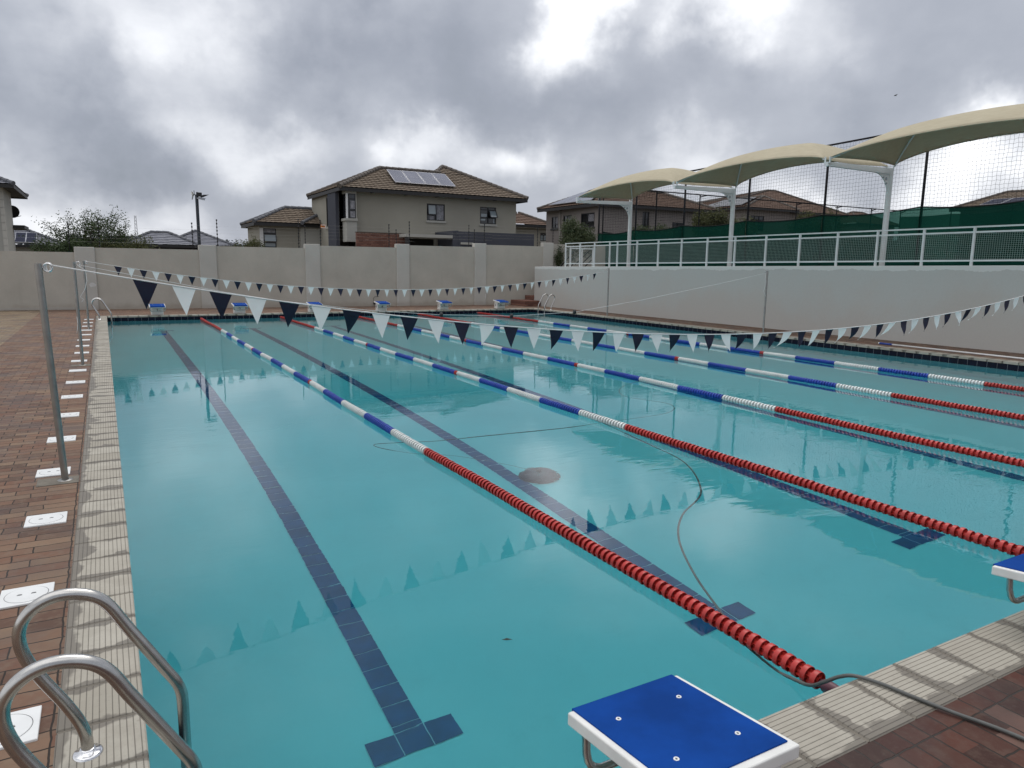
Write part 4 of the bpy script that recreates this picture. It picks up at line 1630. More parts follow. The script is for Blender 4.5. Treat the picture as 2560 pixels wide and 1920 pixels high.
# bay with the corner window
q = MB()
q.box(12.34, 12.95, 39.6, 40.4, 3.05, 4.30)
q.box(12.34, 12.95, 39.6, 40.4, 5.75, 6.0)
q.box(12.9, 12.95, 39.62, 40.4, 4.30, 5.75)
q.build("bay", MAT["house_light"], hm)
q = MB()
q.box(12.26, 12.98, 39.53, 40.4, 4.22, 4.36)
q.build("bay_sill", MAT["house_light"], hm, bevel=0.01)
q = MB()
q.box(12.40, 12.9, 39.64, 40.4, 4.36, 5.75)
bw_ = q.build("bay_window", MAT["glass"], hm)
q = MB()
for z in (4.38, 4.82, 5.45, 5.72):
    q.box(12.40, 12.9, 39.615, 39.64, z - 0.025, z + 0.025)
    q.box(12.375, 12.40, 39.64, 40.4, z - 0.025, z + 0.025)
for x in (12.50, 12.88):
    q.box(x - 0.025, x + 0.02, 39.612, 39.64, 4.36, 5.75)
for y in (39.9, 40.2):
    q.box(12.372, 12.40, y - 0.025, y + 0.025, 4.36, 5.75)
q.build("bay_frame", MAT["frame"], bw_)
q = MB()
q.box(12.345, 12.44, 39.6, 39.72, 4.36, 5.75)
q.build("corner_post", MAT["white_strip"], bw_)
q = MB()
q.box(12.58, 12.84, 39.60, 39.611, 4.90, 5.35)
q.box(12.56, 12.85, 39.60, 39.611, 4.42, 4.76)
q.build("curtain", MAT["curtain"], bw_)
q = MB()
q.box(11.95, 12.16, 40.42, 42.1, 0, 5.9)
q.build("dark_pilaster", MAT["house_dark"], hm)
# roof: one long front slope, a lower ridge on the left and a higher hipped part on the right
q = MB()
s_ = 0.45
d1 = 3.65
d2 = 5.0
E0x, E1x, EY = 11.9, 24.2, 39.38
zR1, zR2 = EZ + s_ * d1, EZ + s_ * d2
RL = Vector((E0x + d1, EY + d1, zR1))
px_ = E1x - 3.8
xl = px_ - 3.8 * (1 - d1 / d2)
xr1 = px_ + 3.8 * (1 - d1 / d2)
slope(q, (E0x, EY, EZ), (E1x, EY, EZ), (xr1, EY + d1, zR1), RL)
slope(q, (xl, EY + d1, zR1), (xr1, EY + d1, zR1), (px_, EY + d2, zR2), (px_, EY + d2, zR2))
slope(q, (E0x, EY + 2 * d1, EZ), (E0x, EY, EZ), RL, RL)
slope(q, (E1x, EY, EZ), (E1x, EY + 2 * d2, EZ), (px_, EY + d2, zR2), (px_, EY + d2, zR2))
slope(q, (px_ + 2, EY + 2 * d1, EZ), (E0x, EY + 2 * d1, EZ), RL, (px_, EY + d1, zR1))
slope(q, (px_ - 3.8, EY + 2 * d2, EZ), (px_ - 3.8, EY, EZ), (px_, EY + d2, zR2), (px_, EY + d2, zR2))
slope(q, (E1x, EY + 2 * d2, EZ), (px_ - 3.8, EY + 2 * d2, EZ), (px_, EY + d2, zR2), (px_, EY + d2, zR2))
rf = q.build("roof", MAT["roof_brown"], hm)
q = MB()
up3 = Vector((0, 0, 0.03))
caps(q, Vector((E0x, EY, EZ)) + up3, RL + up3, 0.15)
caps(q, Vector((E0x, EY + 2 * d1, EZ)) + up3, RL + up3, 0.15)
caps(q, RL + up3, Vector((xl + 0.3, EY + d1, zR1)) + up3, 0.13)
caps(q, Vector((E1x, EY, EZ)) + up3, Vector((px_, EY + d2, zR2)) + up3, 0.14)
caps(q, Vector((xl, EY + d1, zR1)) + up3, Vector((px_, EY + d2, zR2)) + up3, 0.13)
caps(q, Vector((E1x, EY + 2 * d2, EZ)) + up3, Vector((px_, EY + d2, zR2)) + up3, 0.14)
q.build("ridge_cap", MAT["cap_dark"], rf, smooth=True, auto=50)
q = MB()
q.box(E0x, E1x, EY, EY + 0.03, EZ - 0.2, EZ - 0.005)
q.box(E0x, E0x + 0.03, EY + 0.03, EY + 2 * d1, EZ - 0.2, EZ - 0.005)
q.box(E1x - 0.03, E1x, EY + 0.03, EY + 2 * d2, EZ - 0.2, EZ - 0.005)
q.build("fascia", MAT["fascia"], rf)
q = MB()
q.box(E0x + 0.03, E1x - 0.03, EY + 0.03, EY + 2 * d1 - 0.05, EZ - 0.12, EZ - 0.1)
q.build("soffit", MAT["soffit"], rf)
q = MB()
for x in (12.6, 13.9, 16, 18, 20, 22):
    q.box(x, x + 0.05, EY + 0.04, 40.0, EZ - 0.2, EZ - 0.121)
q.build("rafter_end", MAT["fascia"], rf)


def on_main(x, d_, lift=0.17):
    return (x, EY + d_ - 0.07, EZ + s_ * d_ + lift)


solar(["leftmost solar panel of the four on the big brown roof", "second solar panel from the left on the big brown roof", "third solar panel from the left on the big brown roof", "rightmost solar panel of the four on the big brown roof"],
      on_main(15.52, 0.92), on_main(19.5, 0.92), on_main(19.72, 3.05), on_main(15.74, 3.05), 4, "solar", "solar panels on the big brown roof")

gw = thing("brick_garden_wall", "red face brick garden wall below the bay of the double storey house", "wall", (13.85, 38, 0))
q = MB()
q.box(12.43, 15.27, 38.0, 38.25, 0, 3.52)
q.build("brickwork", MAT["wall_brick"], gw)
q = MB()
q.box(12.40, 15.30, 37.97, 38.28, 3.52, 3.56)
q.build("coping_course", MAT["cap_dark"], gw)
gr = thing("garage", "charcoal parapet garage with a pale slab roof over a dark carport beside it", "garage", (20, 38.5, 0))
q = MB()
q.box(18.17, 23.3, 37.0, 40.0, 0, 3.74)
q.add([(18.17, 37.0, 3.5), (18.17, 40.0, 3.5), (18.17, 40.0, 3.78), (18.17, 37.0, 3.78), (18.0, 37.0, 3.5), (18.0, 40.0, 3.5), (18.0, 40.0, 3.78), (18.0, 37.0, 3.78)], [(3, 2, 1, 0), (4, 5, 6, 7), (2, 3, 7, 6), (0, 4, 7, 3), (1, 2, 6, 5)])
q.box(17.81, 18.168, 37.02, 37.4, 0, 3.70)
q.build("parapet", MAT["house_dark"], gr)
q = MB()
q.box(14.9, 17.8, 37.0, 39.95, 3.33, 3.50)
q.build("slab_roof", MAT["house_light"], gr)
q = MB()
q.box(14.9, 17.8, 39.8, 39.95, 0, 3.32)
q.build("back_wall", MAT["fascia"], gr)
q = MB()
q.box(14.95, 15.15, 37.05, 37.25, 0, 3.32)
q.build("column", MAT["fascia"], gr)
q = MB()
q.box(18.3, 19.1, 36.93, 36.998, 3.0, 3.12)
q.build("pale_ledge", MAT["house_light"], gr)

# single storey house to the left of it
hl = thing("single_storey_house", "low olive house with brown hipped roof left of the double storey house", "house", (11, 47, 0))
LH = (8.72 - 8.5, 9.5 - 8.5, 2.72, 3.88)
box_walls(hl, 8.5, 13, 45.0, 49.0, 0, 4.15, MAT["house"], front=(LH,))
window(hl, (8.5, 45, 0), (1, 0, 0), (0, 1, 0), LH, mull=(), trans=((0, 1, 0.72), (0, 1, 0.26)), pale=[(0.08, 0.95, 0.05, 0.22)], sash=[(0.06, 0.97, 0.31, 0.68, 0.12)], curtain=[(0.07, 0.95, 0.76, 0.97)], sill=False)
q = MB()
q.box(8.52, 8.72, 44.93, 45.1, 2.0, 3.88)
q.build("corner_post", MAT["white_strip"], hl)
q = MB()
q.box(10.95, 14, 44.8, 44.999, 0, 4.1)
q.build("wall_step", MAT["house_light"], hl)
hip_roof(hl, 8.12, 14.5, 44.5, 49.2, 4.2, 0.45, MAT["roof_brown"], MAT["cap_grey"], sides="flb")
hip_roof(hl, 10.9, 17.5, 44.15, 49.5, 4.19, 0.45, MAT["roof_brown"], MAT["cap_grey"], sides="flb", fascia=False)

# low house glimpsed between the two grey houses on the right
hb = thing("distant_brown_roof_house", "small house with a rosy brown roof glimpsed right of the double storey house", "house", (31, 52, 0))
LBW = (3.0, 3.7, 3.9, 4.55)
box_walls(hb, 29.0, 36, 50.5, 55, 0, 5.1, MAT["house"], front=(LBW,))
window(hb, (29, 50.5, 0), (1, 0, 0), (0, 1, 0), LBW, mull=(0.5,), pale=[(0.1, 0.9, 0.1, 0.7)])
hip_roof(hb, 28.4, 33.1, 50.0, 54.4, 5.15, 0.47, MAT["roof_red"], MAT["cap_dark"], sides="flr")

# taupe house with the solar roof behind the far canopy
h1 = thing("taupe_house", "taupe house with pale solar panels on its left roof slope behind the far canopy", "house", (34, 42, 0))
X1, Y1, YF1 = 28.95, 38.0, 44.7
LW = [(43.1 - Y1, 43.95 - Y1, 4.55, 5.38), (41.35 - Y1, 42.4 - Y1, 4.60, 5.40), (38.6 - Y1, 40.2 - Y1, 4.5, 5.42)]
FW = [(3.6, 4.2, 3.2, 5.6), (6.3, 7.4, 3.2, 5.0)]
box_walls(h1, X1, 38.2, Y1, YF1, 0, 6.0, MAT["house_taupe"], front=FW, left=LW)
for hh in LW:
    window(h1, (X1, Y1, 0), (0, 1, 0), (1, 0, 0), hh, mull=(0.55,), trans=((0, 0.55, 0.35),), curtain=[(0.1, 0.5, 0.4, 0.9)], sill_m="fascia")
for hh in FW:
    window(h1, (X1, Y1, 0), (1, 0, 0), (0, 1, 0), hh, mull=(0.5,), sill=False)
hip_custom(h1, X1 - 0.5, 39.1, Y1 - 0.5, YF1 + 0.5, 5.95, (31.7, 41.35, 7.42), (36.75, 41.35, 7.36), MAT["roof_red"], MAT["cap_dark"], sides="flbr")
q = MB()
q.tube([(X1 - 0.06, 42.75, 0), (X1 - 0.06, 42.75, 5.9)], 0.035, 6)
q.build("downpipe", MAT["house_light"], h1)


def on_h1(y, d_, lift=0.16):
    return (X1 - 0.5 + d_ - 0.06, y, 5.95 + 0.452 * d_ + lift)


solar(["pale solar panel nearest the eave corner of the taupe house", "pale solar panel in the middle of the taupe house's left slope", "pale solar panel at the right of the taupe house's left slope"],
      on_h1(44.0, 0.25), on_h1(38.6, 0.25), on_h1(39.9, 2.3), on_h1(42.7, 2.3), 3, "solar", "solar panels on the taupe house", mid=False)

# house behind the court end fence
h2 = thing("court_end_house", "big brown roofed house seen through the netting behind the court end fence", "house", (60, 54, 0))
W22 = [(0.6, 2.4, 5.3, 6.7)]
box_walls(h2, 51.6, 57.4, 46.6, 53, 0, 7.3, MAT["house_taupe"], front=W22)
window(h2, (51.6, 46.6, 0), (1, 0, 0), (0, 1, 0), W22[0], mull=(0.33, 0.66), sill=False)
WR1, WR2 = Vector((56.6, 49.2, 8.80)), Vector((56.6, 57.0, 8.80))
hip_custom(h2, 50.9, 58.0, 46.0, 57.0, 7.36, WR1, WR2, MAT["roof_red"], MAT["cap_dark"], sides="flr")
box_walls(h2, 54, 72.5, 52.7, 60, 0, 7.8, MAT["house_taupe"])
hip_custom(h2, 53.0, 73.4, 52.0, 61.0, 7.95, (64.9, 56.2, 10.42), (66.2, 56.2, 10.45), MAT["roof_red"], MAT["cap_dark"], sides="flr")


def on_wing(y, f_, lift=0.16):
    x, z = 50.9 + (56.6 - 50.9) * f_, 7.36 + (8.80 - 7.36) * f_
    return (x - 0.04, y, z + lift)


solar(["grey solar panel at the left on the court end house", "grey solar panel at the right, by the hip of the court end house"],
      on_wing(52.6, 0.10), on_wing(47.0, 0.10), on_wing(49.2, 0.84), on_wing(53.4, 0.84), 2, "solar_grey", "solar panels on the court end house", mid=False)

# right hand house beyond the court
h3 = thing("far_court_house", "brown roofed house with dark solar panels beyond the far side of the court", "house", (68, 28, 0))
box_walls(h3, 62.1, 71, 23.6, 33.3, 0, 6.9, MAT["house_taupe"])
hip_custom(h3, 61.5, 72.0, 23.0, 33.9, 6.93, (64.6, 27.2, 8.18), (64.6, 31.1, 8.27), MAT["roof_brown"], MAT["cap_dark"], sides="flbr")


def on_h3(y, f_, lift=0.16):
    return (61.5 + 3.1 * f_ - 0.05, y, 6.93 + 1.3 * f_ + lift)


solar(["leftmost dark solar panel on the roof beyond the court", "second dark solar panel from the left beyond the court", "third dark solar panel from the left beyond the court", "fourth dark solar panel, nearest the right picture edge, beyond the court"],
      on_h3(31.7, 0.10, 0.12), on_h3(25.2, 0.10, 0.12), on_h3(25.2, 0.46, 0.12), on_h3(31.3, 0.46, 0.12), 4, "solar_dark", "solar panels beyond the court")
h4 = thing("small_far_house", "far brown roof just clearing the green cloth left of the near canopy post", "house", (110, 72, 0))
a4 = at_y(2188, 520, 70)
box_walls(h4, a4.x - 4.5, a4.x + 4.5, 69.5, 76, 0, a4.z - 2.6, MAT["house_taupe"])
hip_roof(h4, a4.x - 5.2, a4.x + 5.2, 69, 77, a4.z - 2.5, 0.5, MAT["roof_red"], MAT["cap_dark"], sides="flr")

# two grey slate roofs on the left
h5 = thing("grey_roof_house", "grey slate hipped roof just above the wall beneath the wind turbine pole", "house", (4, 62, 0))
box_walls(h5, 1.9, 6.4, 60.4, 63.8, 0, 2.98, MAT["fascia"])
hip_roof(h5, 1.45, 6.7, 60.0, 64.0, 3.03, 0.47, MAT["roof_grey"], MAT["cap_grey"], sides="flr", course=0.30, pitch=0.9)
h6 = thing("grey_gable_house", "grey slate roof with a pointed top behind and right of the wider slate roof", "house", (7, 64, 0))
box_walls(h6, 4.9, 9.6, 63.3, 67, 0, 3.1, MAT["fascia"])
hip_roof(h6, 4.4, 9.75, 63.0, 68.3, 3.1, 0.46, MAT["roof_grey"], MAT["cap_grey"], sides="flr", course=0.30, pitch=0.9)

# tall house cut off by the left edge
h7 = thing("left_edge_house", "tall grey house with dark eaves cut off by the left edge of the picture", "house", (-8, 50, 0))
c7 = at_y(13, 560, 48)
x7 = c7.x
yb7 = at_x(39, 620, x7).y
q = MB()
facade(q, (x7 - 9, 48, 0), (1, 0, 0), (0, 1, 0), 9, 0, 5.9)
facade(q, (x7, 48, 0), (0, 1, 0), (-1, 0, 0), yb7 - 48, 0, 5.9)
q.build("wall", MAT["house_light"], h7)
q = MB()
for k in range(14):
    q.box(x7 - 0.16, x7 + 0.03, 47.96, 48.16, 0.42 * k + 0.01, 0.42 * k + 0.40)
q.build("quoin_strip", MAT["pillar"], h7)
hip_roof(h7, x7 - 10, x7 + 0.62, 47.3, yb7 + 3.5, 5.85, 0.42, MAT["roof_grey"], MAT["cap_grey"], sides="frb")
q = MB()
lz = at_y(50, 565, 52).z
q.box(x7 - 0.5, x7 + 0.6, yb7 - 0.5, yb7 + 2.5, lz - 0.15, lz + 0.05)
q.build("porch_roof", MAT["fascia"], h7)
sdish = thing("satellite_dish", "dark satellite dish on the side of the left edge house", "satellite dish", (x7 + 0.3, yb7, 4.6))
dp = at_x(33, 527, x7 + 0.12)
q = MB()
prof = [(0.0, 0.10), (0.15, 0.085), (0.28, 0.05), (0.38, 0.0)]
dcx, dcy = x7 - 0.02, yb7 + 0.28
q.lathe((dcx, dcy, dp.z), prof, 22, "y")
do = q.build("dish", MAT["black"], sdish, smooth=True)
q = MB()
q.tube([(x7 - 0.3, yb7 - 0.02, dp.z - 0.1), (x7 - 0.1, dcy + 0.08, dp.z)], 0.03, 6)
q.tube([(dcx + 0.1, dcy, dp.z - 0.33), (dcx + 0.45, dcy - 0.2, dp.z - 0.24)], 0.018, 6)
q.build("arm", MAT["black"], sdish)
h8 = thing("left_solar_house", "low dark roofed house with two solar panels behind the left edge house", "house", (-4, 64, 0))
e8 = at_y(90, 612, 62)
r8 = at_y(85, 584, 64)
box_walls(h8, -14, -3.2, 62.5, 66, 0, e8.z - 0.05, MAT["house_light"])
hip_roof(h8, -15, -2.2, 62, 67.2, e8.z, 0.42, MAT["roof_grey"], MAT["cap_grey"], sides="fr", course=0.33, pitch=0.9)
pa, pb, pc, pd = at_y(36, 610, 61.9), at_y(91, 610, 61.9), at_y(91, 588, 63.4), at_y(36, 588, 63.4)
solar(["left one of two blue solar panels on the low roof behind the left edge house", "right one of two blue solar panels on the low roof behind the left edge house"],
      (pa.x, 61.95, e8.z + 0.16), (pb.x, 61.95, e8.z + 0.16), (pb.x, 63.75, e8.z + 0.16 + 0.42 * 1.8), (pa.x, 63.75, e8.z + 0.16 + 0.42 * 1.8), 2, "solar_dark", "solar panels behind the left edge house")

# ------------------------------------------------------------------ trees and shrubs
def leaves(mb, pts, n_per, spread, size, rg, aspect=0.45, droop=0.0):
    V, F = [], []
    for p in pts:
        for _ in range(n_per):
            c = np.array(p) + rg.normal(size=3) * spread
            d = rg.normal(size=3)
            d[2] = d[2] * 0.6 - droop
            d /= np.linalg.norm(d)
            s_ = np.cross(d, rg.normal(size=3))
            s_ /= np.linalg.norm(s_) + 1e-9
            L_ = size * rg.uniform(0.6, 1.3)
            o = len(V)
            V += [c - d * L_ / 2, c + s_ * L_ * aspect / 2, c + d * L_ / 2, c - s_ * L_ * aspect / 2]
            F.append((o, o + 1, o + 2, o + 3))
    mb.add(V, F)


def branch(mb, p, d, L_, r_, lev, rg, tips, spread=0.6, grav=0.0, seg=4):
    pts, rs = [Vector(p)], [r_]
    d = Vector(d).normalized()
    for k in range(seg):
        d = (d + Vector(rg.normal(size=3)) * 0.14 + Vector((0, 0, -grav))).normalized()
        pts.append(pts[-1] + d * L_ / seg)
        rs.append(r_ * (1 - 0.45 * (k + 1) / seg))
    mb.tube(pts, rs, 5, caps=False)
    if lev == 0:
        tips.extend([tuple(q_) for q_ in pts[1:]])
        return
    n = int(rg.integers(2, 4)) + (1 if lev > 1 else 0)
    for i in range(n):
        at = pts[int(rg.integers(max(1, seg // 2), seg + 1))]
        nd = (d + Vector(rg.normal(size=3)) * spread).normalized()
        branch(mb, at, nd, L_ * rg.uniform(0.55, 0.8), rs[-1] * 0.8, lev - 1, rg, tips, spread, grav, seg)
    if lev == 1:
        tips.extend([tuple(q_) for q_ in pts[2:]])


def shrub(name, label, cat, base, rx, ry, h_, mat_, n, size, seed, group=None, low=0.0, stems=5, clump=10):
    rg = np.random.default_rng(seed)
    t = thing(name, label, cat, base, group)
    q = MB()
    for k in range(stems):
        a = rg.uniform(0, 6.28)
        p1 = (base[0] + rx * 0.6 * math.cos(a), base[1] + ry * 0.6 * math.sin(a), base[2] + h_ * rg.uniform(0.5, 0.85))
        mid = (base[0] + rx * 0.2 * math.cos(a), base[1] + ry * 0.2 * math.sin(a), base[2] + h_ * 0.4)
        q.tube([base, mid, p1], [0.035, 0.022, 0.008], 5)
    q.build("stem", MAT["bark"], t)
    # uneven outline: several overlapping lobes
    lobes = [(rg.uniform(-0.65, 0.65) * rx, rg.uniform(-0.6, 0.6) * ry, h_ * rg.uniform(min(low + 0.25, 0.7), 0.8), rg.uniform(0.35, 0.62)) for _ in range(9)]
    pts = []
    while len(pts) < n:
        lx_, ly_, lz_, lr = lobes[int(rg.integers(0, len(lobes)))]
        d_ = rg.normal(size=3)
        d_ /= np.linalg.norm(d_)
        rr = lr * rg.uniform(0.25, 1.0) ** 0.6
        p = (base[0] + lx_ + d_[0] * rr * rx * 0.85, base[1] + ly_ + d_[1] * rr * ry * 0.85, base[2] + lz_ + d_[2] * rr * h_ * 0.5)
        if p[2] > base[2] + 0.05:
            pts.append(p)
    q = MB()
    leaves(q, pts, clump, size * 0.9, size, rg)
    q.build("crown", mat_, t)
    return t


# feathery tree behind the left part of the boundary wall
rg = np.random.default_rng(11)
tr_ = thing("feathery_tree", "sparse feathery tree reaching above the wall beside the left edge house", "tree", (-0.35, 33.0, 0))
q = MB()
tips = []
q.tube([(-0.35, 33, -0.05), (-0.3, 33.02, 0.7), (-0.3, 33.0, 1.55)], [0.11, 0.09, 0.08], 8)
for (dx, dy, dz, L_) in ((-0.9, 0.1, 1.35, 1.15), (-0.35, 0.3, 1.5, 1.15), (0.15, -0.2, 1.6, 1.25), (0.55, 0.2, 1.4, 1.2), (0.95, -0.1, 1.05, 1.2), (-1.1, -0.2, 0.85, 1.15), (0.25, 0.35, 1.5, 1.25), (1.2, 0.2, 0.7, 1.05)):
    branch(q, (-0.3, 33.0, 1.5), (dx, dy, dz), L_ * 1.12, 0.045, 2, rg, tips, 0.55, 0.0)
q.build("trunk", MAT["bark"], tr_)
q = MB()
tips = [p for p in tips if rg.uniform() < 0.9]
leaves(q, tips, 15, 0.095, 0.085, rg, 0.42, 0.4)
fill = []
while len(fill) < 330:
    v_ = rg.uniform(-1, 1, 3)
    if np.linalg.norm(v_) < 1:
        fill.append((-0.3 + v_[0] * 1.25, 33 + v_[1] * 0.6, 2.75 + v_[2] * 0.72))
leaves(q, fill, 9, 0.10, 0.085, rg, 0.42, 0.4)
low = [(rg.normal() * 0.75 - 0.2, 33 + rg.normal() * 0.4, 2.15 + abs(rg.normal()) * 0.38) for _ in range(420)]
leaves(q, low, 8, 0.09, 0.085, rg, 0.45, 0.3)
q.build("crown", MAT["leaf_dark"], tr_)
shrub("hedge_shrub", "dark hedge shrub under the feathery tree, left of the first pillar", "shrub", (-1.5, 32.0, 0), 1.25, 0.5, 2.62, MAT["leaf_dark"], 900, 0.09, 21, low=0.45)
shrub("hedge_shrub", "olive shrub showing over the wall right of the first pillar", "shrub", (0.75, 32.0, 0), 1.3, 0.5, 2.66, MAT["leaf_olive"], 800, 0.09, 22, low=0.45)
shrub("low_shrub", "low olive shrub over the wall in front of the single storey house", "shrub", (5.3, 30.2, 0), 0.75, 0.4, 2.75, MAT["leaf_olive"], 900, 0.07, 23, low=0.55)
shrub("low_shrub", "short row of dry leaves over the wall right of the turbine pole", "shrub", (4.6, 30.6, 0), 0.7, 0.35, 2.52, MAT["leaf_olive"], 500, 0.07, 24, low=0.6)
shrub("corner_shrub", "round leafy shrub at the far end of the white railing", "shrub", (20.75, 28.3, 1.7), 1.15, 0.7, 2.75, MAT["leaf_mid"], 1500, 0.11, 25)
shrub("wall_shrub", "small shrub between the last pillar and the railing end", "shrub", (19.25, 27.9, 1.6), 0.30, 0.25, 1.25, MAT["leaf_mid"], 160, 0.08, 26)
shrub("court_tree", "bushy tree behind the court end fence left of its big house", "tree", (35.2, 33.5, 1.8), 2.3, 1.0, 3.75, MAT["leaf_olive"], 1500, 0.14, 27, low=0.2)
shrub("court_tree", "broader bush behind the court end fence beside the white canopy post", "tree", (38.6, 34.5, 1.8), 1.9, 1.0, 3.3, MAT["leaf_olive"], 1100, 0.14, 28, low=0.2)
shrub("court_tree", "low bush beneath the middle canopy behind the court end fence", "tree", (29.6, 33.0, 1.8), 1.7, 0.8, 2.5, MAT["leaf_mid"], 900, 0.13, 29, low=0.2)
shrub("court_tree", "yellowish treetop in front of the court end house's right slope", "tree", (49.5, 37.5, 1.8), 2.6, 1.2, 4.6, MAT["leaf_olive"], 1300, 0.16, 30, low=0.3)

# far hill with a wooded crest
hv, hf = [], []
hx = np.linspace(-260, 420, 140)
rows_ = [(330, 0.0), (360, 0.45), (390, 0.8), (420, 1.0), (470, 0.6), (560, 0.0)]
for (yy, f_) in rows_:
    for x in hx:
        pk = 8.0 + 3.0 * math.sin(x * 0.02 + 0.6) + 2.0 * math.sin(x * 0.057 + 1.0)
        hv.append((x, yy, -1 + f_ * pk))
n_ = len(hx)
for j in range(len(rows_) - 1):
    for k in range(n_ - 1):
        o = j * n_ + k
        hf.append((o, o + 1, o + n_ + 1, o + n_))
hl_ = MB()
hl_.add(hv, hf)
tag(hl_.build("hills", simple("far_hillside", (0.06, 0.07, 0.06), 0.95, var=0.3, vs=0.05), smooth=True), kind="structure")
rg = np.random.default_rng(5)
q = MB()
pts = []
for _ in range(210):
    x, yy = rg.uniform(-60, 150), rg.uniform(372, 425)
    pk = 8.0 + 3.0 * math.sin(x * 0.02 + 0.6) + 2.0 * math.sin(x * 0.057 + 1.0)
    f_ = np.interp(yy, [330, 360, 390, 420, 470], [0, 0.45, 0.8, 1.0, 0.6])
    zb = -1 + f_ * pk
    hh = rg.uniform(2.5, 5.5)
    for _ in range(26):
        pts.append((x + rg.normal() * 1.7, yy + rg.normal() * 1.5, zb + hh * rg.uniform(0.15, 1.0)))
leaves(q, pts, 6, 0.5, 1.0, rg, 0.8)
tag(q.build("far_wood", MAT["leaf_far"]), "dark wooded crest of the distant hill", "wood", kind="stuff")

# lattice mast on the hill
ms = at_y(342, 600, 400)
lm_ = thing("lattice_mast", "thin pale lattice mast on the distant hill", "mast", (ms.x, 400, 6))
mz = at_y(341, 539, 400).z
q = MB()
for (sx, sy) in ((-1, -1), (1, -1), (1, 1), (-1, 1)):
    q.tube([(ms.x + sx * 0.75, 400 + sy * 0.75, 5), (ms.x + sx * 0.35, 400 + sy * 0.35, mz)], 0.09, 4)
for k in range(11):
    f0, f1 = k / 11, (k + 1) / 11
    w0, w1 = 0.75 - 0.4 * f0, 0.75 - 0.4 * f1
    z0, z1 = 5 + (mz - 5) * f0, 5 + (mz - 5) * f1
    for sy in (-1, 1):
        q.tube([(ms.x - w0, 400 + sy * w0, z0), (ms.x + w1, 400 + sy * w1, z1)], 0.05, 4)
        q.tube([(ms.x + w0, 400 + sy * w0, z0), (ms.x - w1, 400 + sy * w1, z1)], 0.05, 4)
q.build("lattice", simple("pale_mast_steel", (0.42, 0.42, 0.43), 0.6, var=0.1), lm_)

# ------------------------------------------------------------------ wind turbine and camera on a pole behind the wall
YP = 30.5
pb_ = at_y(500, 640, YP)
pt_ = at_y(491.5, 488, YP)
tp_ = thing("turbine_pole", "dark pole carrying a small wind turbine and a security camera behind the wall", "pole", (pb_.x, YP, 0))
q = MB()
q.tube([(pb_.x, YP, 0), (pt_.x, YP, pt_.z)], 0.062, 12)
q.build("pole", simple("slate_blue_steel", (0.022, 0.027, 0.036), 0.5, var=0.15), tp_, smooth=True, auto=40)


def yp(u, v, y=YP):
    return at_y(300 + u * 0.14467, 460 + v * 0.14467, y)


q = MB()
a, c = yp(1330, 215), yp(1410, 150)
q.box(a.x, c.x, YP - 0.09, YP + 0.09, a.z, c.z)
a, c = yp(1318, 200), yp(1350, 140)
q.box(a.x, c.x, YP - 0.05, YP + 0.05, a.z, c.z)
tb_ = q.build("turbine_body", MAT["black"], tp_, bevel=0.015)
q = MB()
pl_ = [yp(1390, 205), yp(1440, 185), yp(1540, 184), yp(1440, 228), yp(1395, 236)]
v = [(p.x, YP - 0.012, p.z) for p in pl_] + [(p.x, YP + 0.012, p.z) for p in pl_]
q.add(v, [(0, 1, 2, 3, 4), (9, 8, 7, 6, 5)] + [(i, (i + 1) % 5, 5 + (i + 1) % 5, 5 + i) for i in range(5)])
q.build("tail_vane", MAT["black"], tb_)
q = MB()
h_ = yp(1262, 183)
e_ = yp(1330, 190)
q.tube([(h_.x, YP, h_.z), (e_.x, YP, e_.z)], 0.018, 8)
a = yp(1285, 190)
c = yp(1277, 112)
q.tube([(a.x, YP, a.z), (c.x, YP, c.z)], 0.014, 6)
q.build("shaft", MAT["black"], tb_)
q = MB()
for k in range(3):
    th = 0.5 + k * 2.094
    dy, dz = math.cos(th), math.sin(th)
    r_ = 0.20
    p0 = Vector((h_.x, YP, h_.z))
    tip = p0 + Vector((-0.05, dy * r_, dz * r_))
    sd_ = Vector((0.03, -dz * 0.045, dy * 0.045))
    q.add([p0 - sd_, p0 + sd_, tip + sd_ * 0.5, tip - sd_ * 0.5, p0 - sd_ + Vector((0.008, 0, 0)), p0 + sd_ + Vector((0.008, 0, 0)), tip + sd_ * 0.5 + Vector((0.008, 0, 0)), tip - sd_ * 0.5 + Vector((0.008, 0, 0))], [(0, 1, 2, 3), (7, 6, 5, 4), (0, 4, 5, 1), (1, 5, 6, 2), (2, 6, 7, 3), (3, 7, 4, 0)])
q.build("rotor", simple("pale_blade", (0.5, 0.5, 0.48), 0.5, var=0.05), tb_)
q = MB()
a, c = yp(1362, 250), yp(1462, 272)
q.bar((a.x, YP - 0.12, a.z), (c.x, YP - 0.12, c.z), 0.08, 0.065)
a2, c2 = yp(1345, 238), yp(1472, 262)
q.bar((a2.x, YP - 0.12, a2.z + 0.015), (c2.x, YP - 0.12, c2.z + 0.015), 0.095, 0.012)
cm_ = q.build("security_camera", MAT["alu"], tp_)
q = MB()
q.tube([(pt_.x, YP - 0.05, a.z), (a.x + 0.05, YP - 0.12, a.z)], 0.02, 6)
q.build("bracket", MAT["alu"], cm_)
q = MB()
a = yp(1340, 1035)
q.box(pb_.x - 0.16, pb_.x + 0.16, YP - 0.12, YP + 0.08, 2.36, 2.46)
q.box(pb_.x + 0.1, pb_.x + 0.3, YP - 0.1, YP, 2.33, 2.39)
q.build("clamp", MAT["black"], tp_)

